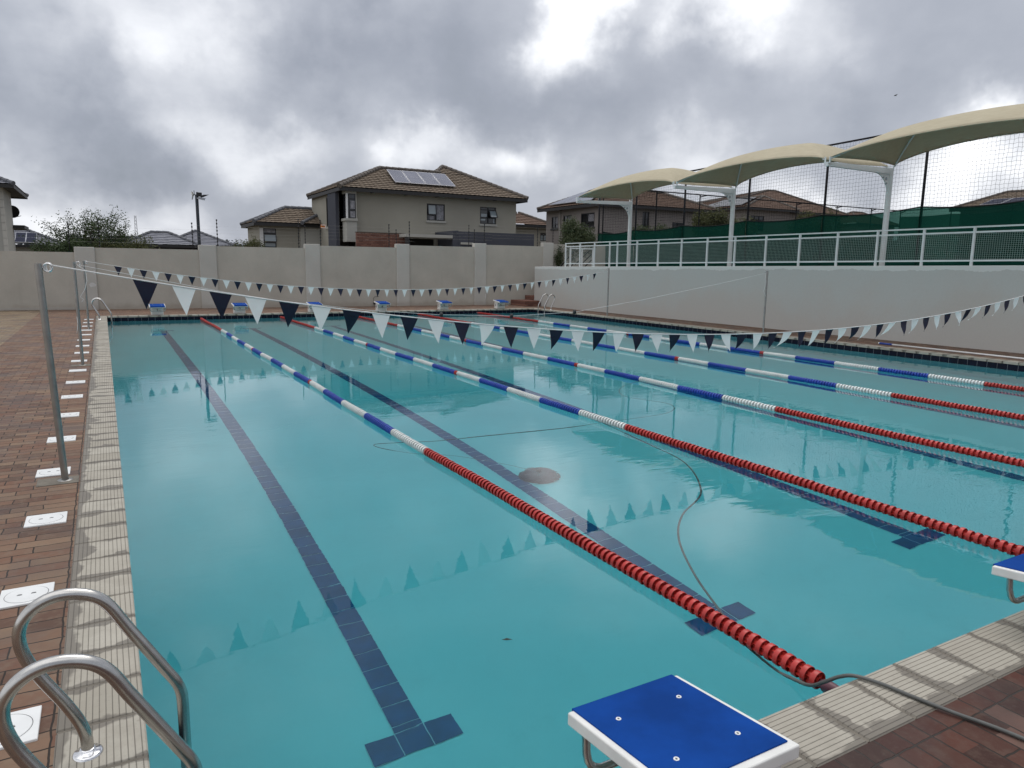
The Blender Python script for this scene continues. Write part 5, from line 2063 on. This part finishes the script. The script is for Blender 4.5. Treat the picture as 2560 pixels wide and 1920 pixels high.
# ------------------------------------------------------------------ electric fence stakes on the wall
stakes = [(169, 558, "in front of the feathery tree, left of the first pillar"), (244, 547, "just right of the first pillar, against the feathery tree"), (479, 557, "left of the turbine pole"), (541, 549, "right of the turbine pole on the second pillar"),
          (745, 548, "in front of the single storey house wall"), (762, 565, "beside the single storey house's wall step, the shorter of two"), (800, 550, "carrying the orange sign"), (972, 561, "in front of the brick garden wall"),
          (990, 574, "short one behind the brick garden wall's right half"), (1023, 554, "on the fourth pillar in front of the carport"), (1172, 563, "left of the right hand window, over the charcoal garage"), (1186, 574, "shortest one over the charcoal garage"),
          (1211, 560, "below the double storey house's right window"), (1344, 563, "just right of the charcoal garage"), (1383, 560, "on the last pillar, in front of the taupe house")]
for (u, vt, lab) in stakes:
    yb = 29.1 - (at_y(u, 600, 29).x + 3) * 0.053 + 0.12
    if u in (990, 1186, 1172, 762):
        yb += 1.6
    pt = at_y(u, vt, yb)
    x = pt.x
    zb = 2.05
    t = thing("fence_stake", "thin black electric fence stake " + lab, "fence stake", (x, yb, zb), "electric fence stakes along the wall")
    q = MB()
    q.tube([(x, yb, 1.9 if yb < 29.4 else 0), (x, yb, pt.z)], 0.012, 6)
    q.build("rod", MAT["black_steel"], t)
    q = MB()
    z = pt.z - 0.02
    while z > zb + 0.25:
        q.lathe((x, yb - 0.01, z), [(0, -0.035), (0.022, -0.03), (0.03, 0.0), (0.022, 0.03), (0, 0.035)], 8)
        z -= 0.135
    q.build("insulators", MAT["black"], t)
yb = 29.1 - (8.05 + 3) * 0.053 + 0.06
sg = at_y(808, 566, yb)
ws = thing("warning_sign", "small orange and white electric fence warning sign hanging on a stake", "sign", (sg.x, yb, sg.z))
q = MB()
q.box(sg.x - 0.105, sg.x + 0.105, yb - 0.004, yb + 0.004, sg.z - 0.075, sg.z + 0.075)
q.build("plate", MAT["orange"], ws)
q = MB()
q.box(sg.x - 0.095, sg.x + 0.095, yb - 0.007, yb - 0.0045, sg.z + 0.045, sg.z + 0.065)
q.box(sg.x + 0.075, sg.x + 0.098, yb - 0.007, yb - 0.0045, sg.z - 0.06, sg.z + 0.04)
q.box(sg.x - 0.095, sg.x + 0.07, yb - 0.007, yb - 0.0045, sg.z - 0.065, sg.z - 0.045)
q.build("white_band", MAT["white_plastic"], ws)
q = MB()
q.box(sg.x - 0.06, sg.x + 0.055, yb - 0.007, yb - 0.0045, sg.z + 0.018, sg.z + 0.034)
q.box(sg.x - 0.065, sg.x + 0.06, yb - 0.007, yb - 0.0045, sg.z - 0.012, sg.z + 0.0)
q.build("print", MAT["sign_ink"], ws)
ew = MB()
for k in range(5):
    for (xa, xb, dz) in ((-1.0, 3.1, 2.45), (3.1, 8.05, 2.62), (8.05, 12.0, 2.8), (12.0, 15.76, 2.95), (15.76, 19.5, 3.05)):
        ya, yb2 = 29.1 - (xa + 3) * 0.053 + 0.11, 29.1 - (xb + 3) * 0.053 + 0.11
        ew.tube([(xa, ya, dz + k * 0.135), (xb, yb2, dz + k * 0.135)], 0.0012, 4, caps=False)
tag(ew.build("fence_wire", MAT["galv"]), "hair thin electric fence wires strung between the black stakes", "wire")

# ------------------------------------------------------------------ bird
bp = ray(2239, 238) * 38 + CAM
bd = thing("bird", "small dark bird flying in the clouds above the near canopy", "bird", bp)
q = MB()
ax = (RX * -0.9 + UY * -0.35).normalized()
bpts = [bp - ax * 0.085, bp - ax * 0.05, bp, bp + ax * 0.05, bp + ax * 0.075]
q.tube(bpts, [0.004, 0.016, 0.026, 0.018, 0.008], 8)
side = (RX * 0.35 + UY * 0.9).normalized()
q.add([bp - ax * 0.06, bp - ax * 0.115 + side * 0.012, bp - ax * 0.115 - side * 0.012, bp - ax * 0.06 + fw * 0.006], [(0, 1, 2), (3, 2, 1)])
bo = q.build("body", MAT["black"], bd, smooth=True)
for sgn, sp_ in ((1, 0.10), (-1, 0.07)):
    q = MB()
    wdir = (side * sgn * 0.8 - ax * 0.55 + fw * 0.3 * sgn).normalized()
    b0, b1 = bp + ax * 0.03, bp - ax * 0.03
    tip = bp + wdir * sp_
    q.add([b0, b1, tip, b0 + fw * 0.006, b1 + fw * 0.006, tip + fw * 0.004], [(0, 1, 2), (5, 4, 3), (0, 3, 4, 1), (1, 4, 5, 2), (2, 5, 3, 0)])
    q.build("wing", MAT["black"], bo)

# ------------------------------------------------------------------ flag poles, pennant lines, false start rope
XL, XR = -0.44, 16.34
YN, YM, YF = 5.0, 12.6, 20.0
HP = 1.745
pdefs = [(XL, YN, -0.055, "nearest steel flag post on the left paving, with an eye ring at its top"), (XL, YM, -0.012, "middle steel post on the left paving holding the false start rope"), (XL, YF, 0.0, "farthest steel flag post on the left paving"),
         (XR, YM, 0.0, "slim steel post before the retaining wall holding the false start rope"), (XR, YF, 0.0, "slim steel flag post farthest back before the retaining wall"), (XR, YN, 0.0, "steel flag post at the right end of the near pennant line")]
for (x, y, lean, lab) in pdefs:
    t = thing("flag_post", lab, "post", (x, y, 0), "steel posts along both long sides of the pool")
    q = MB()
    rr = 0.026
    q.tube([(x - lean * 0.5, y, -0.02), (x + lean * 0.5, y, HP + 0.02)], rr, 16)
    q.build("tube", MAT["galv"], t, smooth=True, auto=40)
    q = MB()
    q.lathe((x - lean * 0.5, y, 0), [(0.027, 0.004), (0.055, 0.002), (0.058, -0.004)], 18)
    q.build("collar", MAT["galv"], t, smooth=True)
    if x < 0:
        q = MB()
        q.box(x - 0.17, x + 0.125, y - 0.12, y + 0.10, -0.02, -0.001)
        q.build("footing", MAT["grout"], t)
    q = MB()
    s_ = 1 if x < 0 else -1
    c = Vector((x + lean * 0.5 + s_ * 0.062, y, HP - 0.012))
    ring = [c + Vector((0.032 * math.cos(k / 14 * 2 * math.pi), 0.004, 0.032 * math.sin(k / 14 * 2 * math.pi))) for k in range(15)]
    q.tube(ring, 0.006, 6, caps=False)
    q.tube([(x + lean * 0.5, y, HP - 0.012), c - Vector((s_ * 0.032, 0, 0))], 0.006, 6)
    q.build("eye_ring", MAT["chrome"], t, smooth=True)


def sag_line(y, zmin, x0, k):
    return lambda x: zmin + k * (x - x0) ** 2


rg = np.random.default_rng(3)
for (nm_l, y, zf, start, pitch, wid, hgt, wob) in (
        ("near line of navy and white pennants sagging across the pool close to the camera", YN, sag_line(YN, 0.945, 8.0, 0.01150), 0.185, 0.2935, 0.186, 0.238, 1.0),
        ("far line of navy and white pennants strung before the boundary wall", YF, sag_line(YF, 1.005, 8.25, 0.01015), 0.245, 0.2955, 0.185, 0.235, 0.35)):
    t = thing("pennant_line", nm_l, "pennant line", (8, y, zf(8)))
    q = MB()
    xs = np.linspace(XL + 0.06, XR - 0.06, 70)
    q.tube([(x, y, zf(x)) for x in xs], 0.0065, 6)
    # lashing at the left post
    xl_ = XL + 0.035
    for k in range(2):
        c = Vector((xl_ + 0.010 * k, y, HP - 0.01))
        q.tube([c + Vector((0.02 * math.cos(a), 0.01, 0.036 * math.sin(a))) for a in np.linspace(0, 6.283, 16)], 0.0055, 5, caps=False)
    q.build("cord", MAT["cord"], t, smooth=True)
    i = 0
    x = start
    while x + wid < XR - 0.35:
        navy = (i % 2 == 0)
        q = MB()
        N = 9
        # right hand flags are blown so that their tips curl
        wind = 0.10 + 0.9 * min(1, max(0, (x - 2.5) / 6)) if wob > 0.5 else 0.0
        ph = rg.normal() * 0.5
        curl = (0.030 + 0.018 * rg.normal()) * wind * (1 if (x < 7) else -0.8)
        swing = (0.05 + 0.06 * rg.normal()) * wob + 0.02 * rg.normal()
        if wob < 0.5 and x > 7:
            wv = wid * rg.uniform(0.75, 1.0)
        else:
            wv = wid
        V = []
        for r_ in range(N + 1):
            f_ = r_ / N
            for c_ in range(3):
                g_ = (c_ - 1) * (1 - f_) * wv / 2
                xx = x + wid / 2 + g_ + curl * (f_ ** 3.0) * 1.15
                zz = zf(x + wid / 2 + g_) - 0.004 - f_ * hgt * (1 - 0.05 * wind)
                yy = y + swing * f_ ** 1.5 + 0.010 * wind * math.sin(5 * f_ + ph + c_ * 0.8) + (0.012 * (1 - f_) if c_ == 1 else 0) * wind
                V.append((xx, yy, zz))
        F = []
        for r_ in range(N):
            for c_ in range(2):
                o = r_ * 3 + c_
                F.append((o, o + 1, o + 4, o + 3))
        q.add(V, F)
        q.build("pennant", MAT["flag_navy"] if navy else MAT["flag_white"], t, smooth=True)
        i += 1
        x += pitch

fs = thing("false_start_rope", "thin white false start rope dipping over mid pool with three black floats", "rope", (8, YM, 0.7))
key = [(XL + 0.04, 1.715), (1.92, 1.243), (2.93, 1.069), (4.6, 0.865), (6.32, 0.73), (8.07, 0.667), (9.81, 0.726), (11.8, 0.982), (14.54, 1.406), (XR - 0.04, 1.70)]
kx = np.array([k_[0] for k_ in key])
kz = np.array([k_[1] for k_ in key])
q = MB()
q.tube([(x, YM, float(np.interp(x, kx, kz))) for x in np.linspace(kx[0], kx[-1], 80)], 0.0045, 6)
q.build("cord", MAT["cord"], fs, smooth=True)
for (x, z) in ((6.32, 0.73), (8.07, 0.667), (9.81, 0.726)):
    q = MB()
    q.lathe((x, YM, z), [(0, -0.034), (0.03, -0.034), (0.052, -0.02), (0.052, -0.006), (0.044, 0.0), (0.052, 0.006), (0.052, 0.02), (0.03, 0.034), (0, 0.034)], 16, "x")
    q.build("float", MAT["black"], fs, smooth=True, auto=35)
q = MB()
q.tube([(XL + 0.045, YM - 0.03, 1.71), (XL + 0.16, YM - 0.03, 1.62), (XL + 0.17, YM - 0.03, 1.45), (XL + 0.13, YM - 0.03, 1.30), (XL + 0.05, YM - 0.03, 1.17), (XL + 0.10, YM - 0.03, 1.13), (XL + 0.06, YM - 0.03, 1.08)], 0.0045, 5)
q.tube([(XL - 0.02, YM - 0.03, 0.84), (XL - 0.015, YM - 0.03, 0.72), (XL - 0.03, YM - 0.03, 0.62), (XL - 0.04, YM - 0.03, 0.56)], 0.0045, 5)
q.tube([(XR - 0.04, YM, 1.70), (XR - 0.09, YM - 0.02, 1.55), (XR - 0.07, YM - 0.02, 1.35), (XR - 0.12, YM - 0.02, 1.2), (XR - 0.03, YM - 0.02, 1.05)], 0.0045, 5)
q.build("loose_end", MAT["cord"], fs, smooth=True)


# ------------------------------------------------------------------ lane ropes
def float_unit():
    """one float: ring with open ends, six vanes and a hub; axis along y, pitch 0.0555"""
    q = MB()
    S = 14
    Ro, Ri = 0.0445, 0.0405
    prof = [(Ri, 0.026), (Ri, 0.002), (Ro - 0.001, 0.0), (Ro, 0.003), (Ro, 0.025), (Ro - 0.001, 0.028), (Ri, 0.026)]
    q.lathe((0, 0, 0), prof, S, "y")
    for k in range(6):
        th = 2 * math.pi * k / 6
        c, s_ = math.cos(th), math.sin(th)
        q.quad((0.014 * c, 0.004, 0.014 * s_), (Ri * c, 0.004, Ri * s_), (Ri * c, 0.026, Ri * s_), (0.014 * c, 0.026, 0.014 * s_))
        q.quad((0.014 * c, 0.026, 0.014 * s_), (Ri * c, 0.026, Ri * s_), (0.036 * c, 0.0552, 0.036 * s_), (0.014 * c, 0.0552, 0.014 * s_))
    # perforated disc between the vanes and the slimmer waist
    q.lathe((0, 0, 0), [(0.012, 0.0), (0.016, 0.0), (0.016, 0.0553), (0.012, 0.0553)], 8, "y")
    q.lathe((0, 0, 0), [(0.012, 0.0135), (Ri, 0.0135), (Ri, 0.0150), (0.012, 0.0150)], S, "y")
    q.lathe((0, 0, 0), [(0.0235, 0.015), (0.0235, 0.0553)], 10, "y")
    return np.array(q.v), q.f


FV, FF = float_unit()
SECT = [(0.20, 5.0, "red")] + [(5.0 + k, 6.0 + k, "white" if k % 2 == 0 else "blue") for k in range(4)] + [(9.0, 9.89, "white"), (9.89, 10.0, "red")]
SECT += [(10.0, 11, "blue"), (11, 12, "white"), (12, 13, "blue"), (13, 14, "white"), (14, 14.94, "blue"), (14.94, 15.05, "red"), (15.05, 16, "white"), (16, 17, "blue"), (17, 18, "white"), (18, 19, "blue"), (19, 20, "white"), (20.0, 24.8, "red")]
rl = ["lane rope nearest the camera, its red end hooked beside the near block", "second lane rope from the left edge of the pool", "third lane rope from the left edge of the pool", "fourth lane rope from the left, second from the retaining wall", "lane rope nearest the retaining wall"]
for k in range(5):
    x0 = LANE0 + LANE * (k + 0.5)
    t = thing("lane_rope", rl[k], "lane rope", (x0, 12.5, WLZ), "red, white and blue lane ropes floating on the water")
    zc_ = WLZ + 0.036
    wob = lambda y: 0.012 * math.sin(y * 0.7 + k) + 0.006 * math.sin(y * 2.1 + 2 * k)
    for (ya, yb, cc) in SECT:
        n = max(1, int(round((yb - ya) / 0.0555)))
        st_ = (yb - ya) / n
        vs_, fs_ = [], []
        for i in range(n):
            y = ya + st_ * i
            th = rng.uniform(0, 1.0)
            c, s_ = math.cos(th), math.sin(th)
            v = FV.copy()
            vx = v[:, 0] * c - v[:, 2] * s_
            vz = v[:, 0] * s_ + v[:, 2] * c
            o = len(FV) * i
            tilt = rng.normal() * 0.02
            vs_.append(np.stack([vx + x0 + wob(y) + v[:, 1] * tilt, v[:, 1] * (st_ / 0.0555) + y, vz + zc_ + rng.normal() * 0.0012], 1))
            fs_.extend([tuple(a + o for a in f) for f in FF])
        q = MB()
        q.v = np.concatenate(vs_).tolist()
        q.f = fs_
        q.m = [0] * len(fs_)
        q.build(cc + "_floats", MAT["f_" + cc], t, smooth=True, auto=35)
    q = MB()
    q.tube([(x0, -0.012, zc_ + 0.035), (x0, 0.05, zc_ + 0.01), (x0, 0.2, zc_), (x0, 24.8, zc_), (x0, PL - 0.05, zc_ + 0.02), (x0, PL + 0.012, zc_ + 0.035)], 0.004, 6)
    q.build("cable", MAT["chrome"], t)
    for (y0, y1) in ((0.19, 0.075), (24.82, 24.93)):
        q = MB()
        q.tube([(x0, y0, zc_ - 0.005), (x0, y0 + (y1 - y0) * 0.25, zc_ - 0.003), (x0, y0 + (y1 - y0) * 0.8, zc_ + 0.006), (x0, y1, zc_ + 0.012)], [0.02, 0.034, 0.024, 0.012], 12)
        q.build("end_cone", MAT["maroon"], t, smooth=True, auto=40)

# ------------------------------------------------------------------ starting blocks (prototype faces +Y, pool edge at local y = 0)
sb = thing("starting_block", "", "starting block", (0, 0, 0), "blue topped white starting blocks")
YB, YFR, ZB, ZF_, HW = -0.52, 0.03, 0.362, 0.30, 0.245


def top_z(y, lift=0.0):
    return ZF_ + (ZB - ZF_) * (YFR - y) / (YFR - YB) + lift


q = MB()
TH = 0.048
v = []
for y in (YB, YFR):
    for x in (-HW, HW):
        v += [(x, y, top_z(y) - TH), (x, y, top_z(y))]
q.add(v, [(0, 2, 3, 1), (4, 5, 7, 6), (0, 1, 5, 4), (2, 6, 7, 3), (1, 3, 7, 5), (0, 4, 6, 2)])
q.build("platform", MAT["block_white"], sb, bevel=0.007)
q = MB()
px0, px1, py0, py1 = -HW + 0.022, HW - 0.022, YB + 0.03, YFR + 0.004
lift = 0.0055
v = []
for y in (py0, py1):
    for x in (px0, px1):
        v += [(x, y, top_z(y) - 0.002), (x, y, top_z(y, lift))]
q.add(v, [(0, 2, 3, 1), (4, 5, 7, 6), (0, 1, 5, 4), (2, 6, 7, 3), (1, 3, 7, 5)])
q.quad((px0, py1 + 0.0005, top_z(py1) - 0.03), (px1, py1 + 0.0005, top_z(py1) - 0.03), (px1, py1 + 0.0005, top_z(py1, lift) - 0.001), (px0, py1 + 0.0005, top_z(py1, lift) - 0.001))
pad = q.build("grip_pad", MAT["pad_blue"], sb, bevel=0.002)
for (fx, fy) in ((0.2, 0.27), (0.79, 0.27), (0.78, 0.79), (0.21, 0.79)):
    x = px0 + (px1 - px0) * fx
    y = py1 + (py0 - py1) * fy
    q = MB()
    z = top_z(y, lift)
    q.lathe((x, y, z), [(0.0095, -0.001), (0.009, 0.0022), (0.0055, 0.0026), (0.0045, 0.0010), (0.0, 0.0008)], 16)
    q.build("screw", MAT["white_plastic"], pad, smooth=True, auto=40)
    q = MB()
    q.lathe((x, y, z + 0.0011), [(0.0038, 0.0), (0.0, 0.0003)], 10)
    q.build("screw_slot", MAT["black"], pad)
q = MB()
pv_ = [(-0.19, -0.27), (0.19, -0.27), (0.19, -0.51), (-0.19, -0.51)]
top = [(x * 0.96, y, top_z(y) - TH + 0.003) for x, y in pv_]
bot = [(x, y + (0.008 if y > -0.4 else -0.006), 0.0) for x, y in pv_]
q.add(bot + top, [(3, 2, 1, 0), (4, 5, 6, 7), (0, 1, 5, 4), (1, 2, 6, 5), (2, 3, 7, 6), (3, 0, 4, 7)])
q.build("pedestal", MAT["block_white"], sb, bevel=0.012)
q = MB()
rr = 0.05
pts = [(-0.222, -0.05, 0.275), (-0.222, -0.055, 0.20)]
for a in np.linspace(0, math.pi / 2, 6):
    pts.append((-0.222 + rr - rr * math.cos(a), -0.06 - 0.01 * a, 0.185 - rr * math.sin(a)))
for a in np.linspace(math.pi / 2, 0, 6):
    pts.append((0.222 - rr + rr * math.cos(a), -0.06 - 0.01 * a, 0.185 - rr * math.sin(a)))
pts += [(0.222, -0.055, 0.20), (0.222, -0.05, 0.275)]
q.tube(pts, 0.0145, 12)
q.build("hand_bar", MAT["steel"], sb, smooth=True, auto=50)


def number_part(root, digit):
    me = text_mesh(digit, 0.145, 0.0015)
    me.materials.append(MAT["digit"])
    o = bpy.data.objects.new("number", me)
    scene.collection.objects.link(o)
    o.parent = root
    o.location = (0, -0.2585, 0.155)
    o.rotation_euler = (R(90), 0, R(180))
    o2 = bpy.data.objects.new("number", me)
    scene.collection.objects.link(o2)
    o2.parent = root
    o2.location = (0.1925, -0.39, 0.155)
    o2.rotation_euler = (R(90), 0, R(90))
    o3 = bpy.data.objects.new("number", me)
    scene.collection.objects.link(o3)
    o3.parent = root
    o3.location = (-0.1925, -0.39, 0.155)
    o3.rotation_euler = (R(90), 0, R(-90))


blocks = []
near_lab = ["big near starting block at the bottom with four screws in its blue pad", "near starting block cut off by the right edge of the picture"]
far_lab = ["far starting block numbered 1, leftmost of the far row", "far starting block numbered 2, half hidden behind a white pennant", "far starting block numbered 3, covered by the near pennant line", "far starting block numbered 4, beside the pipe outlet", "far starting block numbered 5, second from the right of the far row", "far starting block numbered 6, rightmost of the far row"]
for k in range(6):
    c = copy_thing(sb, (LANE0 + LANE * k, PL, 0), far_lab[k])
    c.rotation_euler = (0, 0, math.pi)
    blocks.append((c, str(k + 1)))
c = copy_thing(sb, (LANE0 + LANE, 0, 0), near_lab[1])
blocks.append((c, "2"))
sb.location = (LANE0, 0, 0)
sb["label"] = near_lab[0]
blocks.append((sb, "1"))
for c, dg in blocks:
    number_part(c, dg)

def smooth_path(pts, n=8):
    pts = [Vector(p) for p in pts]
    out = []
    for i in range(len(pts) - 1):
        p0, p1, p2, p3 = pts[max(0, i - 1)], pts[i], pts[i + 1], pts[min(len(pts) - 1, i + 2)]
        for k in range(n):
            t_ = k / n
            out.append(0.5 * ((2 * p1) + (p2 - p0) * t_ + (2 * p0 - 5 * p1 + 4 * p2 - p3) * t_ ** 2 + (3 * p1 - p0 - 3 * p2 + p3) * t_ ** 3))
    out.append(pts[-1])
    return out


# ------------------------------------------------------------------ pool ladders
LPROF = [(-0.195, 0.0), (-0.197, 0.075), (-0.215, 0.14), (-0.255, 0.225), (-0.310, 0.325), (-0.348, 0.405), (-0.366, 0.475), (-0.362, 0.535), (-0.335, 0.583), (-0.290, 0.616), (-0.238, 0.629), (-0.180, 0.622), (-0.128, 0.598), (-0.088, 0.555), (-0.045, 0.476), (0.02, 0.362), (0.085, 0.248), (0.112, 0.200), (0.126, 0.160), (0.131, 0.115), (0.131, 0.0), (0.131, -0.5), (0.131, -1.25)]


def ladder(label, place):
    """place(s, y, z): s across the pool edge (positive over water), y along the edge"""
    t = thing("pool_ladder", label, "pool ladder", place(-0.195, 0.25, 0))
    for y in (0.0, 0.5):
        q = MB()
        q.tube(smooth_path([place(s_, y, z) for s_, z in LPROF], 4), 0.0212, 20)
        q.build("rail", MAT["steel"], t, smooth=True, auto=50)
        q = MB()
        p = place(-0.195, y, 0.0)
        q.lathe(p, [(0.0, 0.022), (0.023, 0.023), (0.026, 0.020), (0.030, 0.013), (0.044, 0.010), (0.050, 0.005), (0.0515, 0.0)], 28)
        q.build("flange", MAT["chrome"], t, smooth=True, auto=60)
    for z in (-0.40, -0.68, -0.96):
        q = MB()
        a, b_ = place(0.10, 0.02, z), place(0.165, 0.48, z)
        q.box(min(a[0], b_[0]), max(a[0], b_[0]), min(a[1], b_[1]), max(a[1], b_[1]), z - 0.015, z + 0.015)
        q.build("step", MAT["white_plastic"], t)
    return t


ladder("big stainless pool ladder in the near left corner of the picture", lambda s_, y, z: (s_, 1.03 - y, z))
ladder("small stainless ladder at the far left corner of the pool", lambda s_, y, z: (s_ - 0.01, 24.1 - y, z))
ladder("small stainless ladder at the far right corner by the brick step", lambda s_, y, z: (PW - s_, 24.35 - y, z))

# ------------------------------------------------------------------ white lids along the left paving
ordn = ["closest to the camera, beside the near ladder", "second closest, half behind the near ladder's loop", "third closest, before the nearest post", "fourth closest, at the foot of the nearest post", "fifth from the near ladder", "sixth from the near ladder", "seventh from the near ladder", "eighth from the near ladder", "ninth from the near ladder",
        "tenth, just before the middle post", "eleventh, just behind the middle post", "twelfth from the near ladder", "thirteenth from the near ladder", "fourteenth from the near ladder", "fifteenth from the near ladder", "sixteenth, before the far ladder", "seventeenth, beside the far ladder", "farthest, behind the far ladder"]
for i in range(18):
    y = 1.33 + 1.322 * i
    x = -0.498 + random.uniform(-0.012, 0.012)
    t = thing("skimmer_lid", "square white lid in the left paving, " + ordn[i], "lid", (x, y, 0), "white skimmer lids in the left paving")
    q = MB()
    q.box(x - 0.124, x + 0.124, y - 0.120, y + 0.120, -0.02, 0.004)
    q.build("plate", MAT["white_plastic"], t, bevel=0.004)
    if i < 8:
        q = MB()
        q.lathe((x, y, 0.004), [(0.0, 0.0022), (0.098, 0.0022), (0.1005, 0.0002)], 40)
        dsc = q.build("round_cover", MAT["white_plastic"], t)
        q = MB()
        q.lathe((x, y, 0.0042), [(0.1005, 0.0002), (0.1025, 0.0002)], 40)
        q.build("cover_gap", MAT["black"], dsc)
        q = MB()
        for dx in (-0.032, 0.032):
            q.box(x + dx - 0.012, x + dx + 0.012, y - 0.004, y + 0.004, 0.0064, 0.0068)
            q.box(x + dx - 0.008, x + dx + 0.010, y + 0.008, y + 0.011, 0.0064, 0.0067)
        q.build("cover_print", MAT["black"], dsc)  # dark bars that only suggest the printed lettering on the cover

# ------------------------------------------------------------------ cleaner, its hose, telescopic pole, leaf
hs = thing("cleaner_hose", "grey pool cleaner hose running over the coping into the water and looping across the pool", "hose", (2.8, -0.1, 0))


HZ = WLZ - 0.015
path = [(3.16, -1.35, 0.005), (3.06, -0.95, 0.005), (2.985, -0.60, 0.005), (2.95, -0.474, 0.006), (2.907, -0.369, 0.008), (2.858, -0.213, 0.011), (2.826, -0.094, 0.013), (2.783, 0.003, 0.010), (2.750, 0.055, -0.012), (2.722, 0.11, -0.060), (2.722, 0.18, -0.115), (2.745, 0.29, -0.150), (2.785, 0.48, -0.190), (2.86, 0.75, -0.200), (2.97, 0.97, -0.19), (3.237, 1.488, HZ - 0.03), (3.552, 1.982, HZ), (3.936, 2.362, HZ), (4.522, 2.762, HZ), (5.056, 3.55, HZ), (5.237, 4.349, HZ), (5.437, 5.501, HZ)]
q = MB()
sp_ = smooth_path(path)
q.tube(sp_, 0.0085, 10)
q.build("hose_tube", MAT["hose"], hs, smooth=True)
cable = [(5.437, 5.501, HZ + 0.01), (5.3, 5.47, HZ + 0.012), (4.782, 5.422, WLZ + 0.002), (3.694, 5.48, WLZ + 0.002), (3.121, 5.504, WLZ), (2.7, 5.62, WLZ), (2.47, 5.66, WLZ), (2.45, 5.53, WLZ), (2.55, 5.32, WLZ), (2.75, 5.08, HZ), (3.049, 4.852, HZ), (3.395, 4.473, HZ - 0.1), (3.9, 4.6, -0.9), (4.25, 5.1, -1.6), (4.35, 5.3, -1.85)]
q = MB()
q.tube(smooth_path(cable), 0.0045, 8)
q.build("thin_lead", MAT["hose"], hs, smooth=True)
lp = [(8.3, 8.1, HZ + 0.012), (7.4, 7.6, HZ + 0.01), (6.9, 6.9, HZ + 0.01), (7.1, 6.1, HZ), (6.6, 5.6, HZ), (5.437, 5.501, HZ)]
q = MB()
q.tube(smooth_path(lp), 0.006, 8)
q.build("far_loop", MAT["hose"], hs, smooth=True)

pc = thing("pool_cleaner", "dark maroon pool cleaner resting on the floor between two lane lines", "pool cleaner", (4.45, 5.4, FLOOR))
q = MB()
q.lathe((4.45, 5.4, FLOOR), [(0.20, 0.02), (0.23, 0.05), (0.21, 0.12), (0.15, 0.17), (0.09, 0.20), (0.0, 0.21)], 26)
q.build("body", MAT["maroon"], pc, smooth=True)
q = MB()
q.lathe((4.45, 5.4, FLOOR), [(0.18, 0.012), (0.25, 0.012), (0.26, 0.022), (0.18, 0.03)], 26)
q.build("skirt", simple("dark_rubber_skirt", (0.03, 0.02, 0.03), 0.7), pc)
q = MB()
q.tube([(4.45, 5.4, FLOOR + 0.18), (4.40, 5.35, FLOOR + 0.32)], 0.03, 10)
q.build("hose_socket", MAT["black"], pc, smooth=True)

tpz = thing("telescopic_pole", "long white telescopic pole with a blue grip lying on the right paving", "pole", (16.75, 7, 0))
q = MB()
q.tube([(16.775, 9.0, 0.022), (16.765, 2.4, 0.022)], 0.019, 10)
q.build("tube", MAT["white_plastic"], tpz, smooth=True)
q = MB()
q.tube([(16.778, 9.30, 0.024), (16.775, 8.97, 0.024)], 0.024, 10)
q.build("grip", MAT["pole_blue"], tpz, smooth=True)
q = MB()
q.tube([(16.779, 9.33, 0.024), (16.778, 9.30, 0.024)], 0.021, 10)
q.build("end_cap", MAT["white_plastic"], tpz)

lf = MB()
lf.add([(1.69, 1.30, WLZ + 0.002), (1.712, 1.278, WLZ + 0.004), (1.745, 1.272, WLZ + 0.003), (1.722, 1.297, WLZ + 0.005)], [(0, 1, 2, 3)])
tag(lf.build("leaf", MAT["bark"]), "single small dark leaf floating on the near water", "leaf")
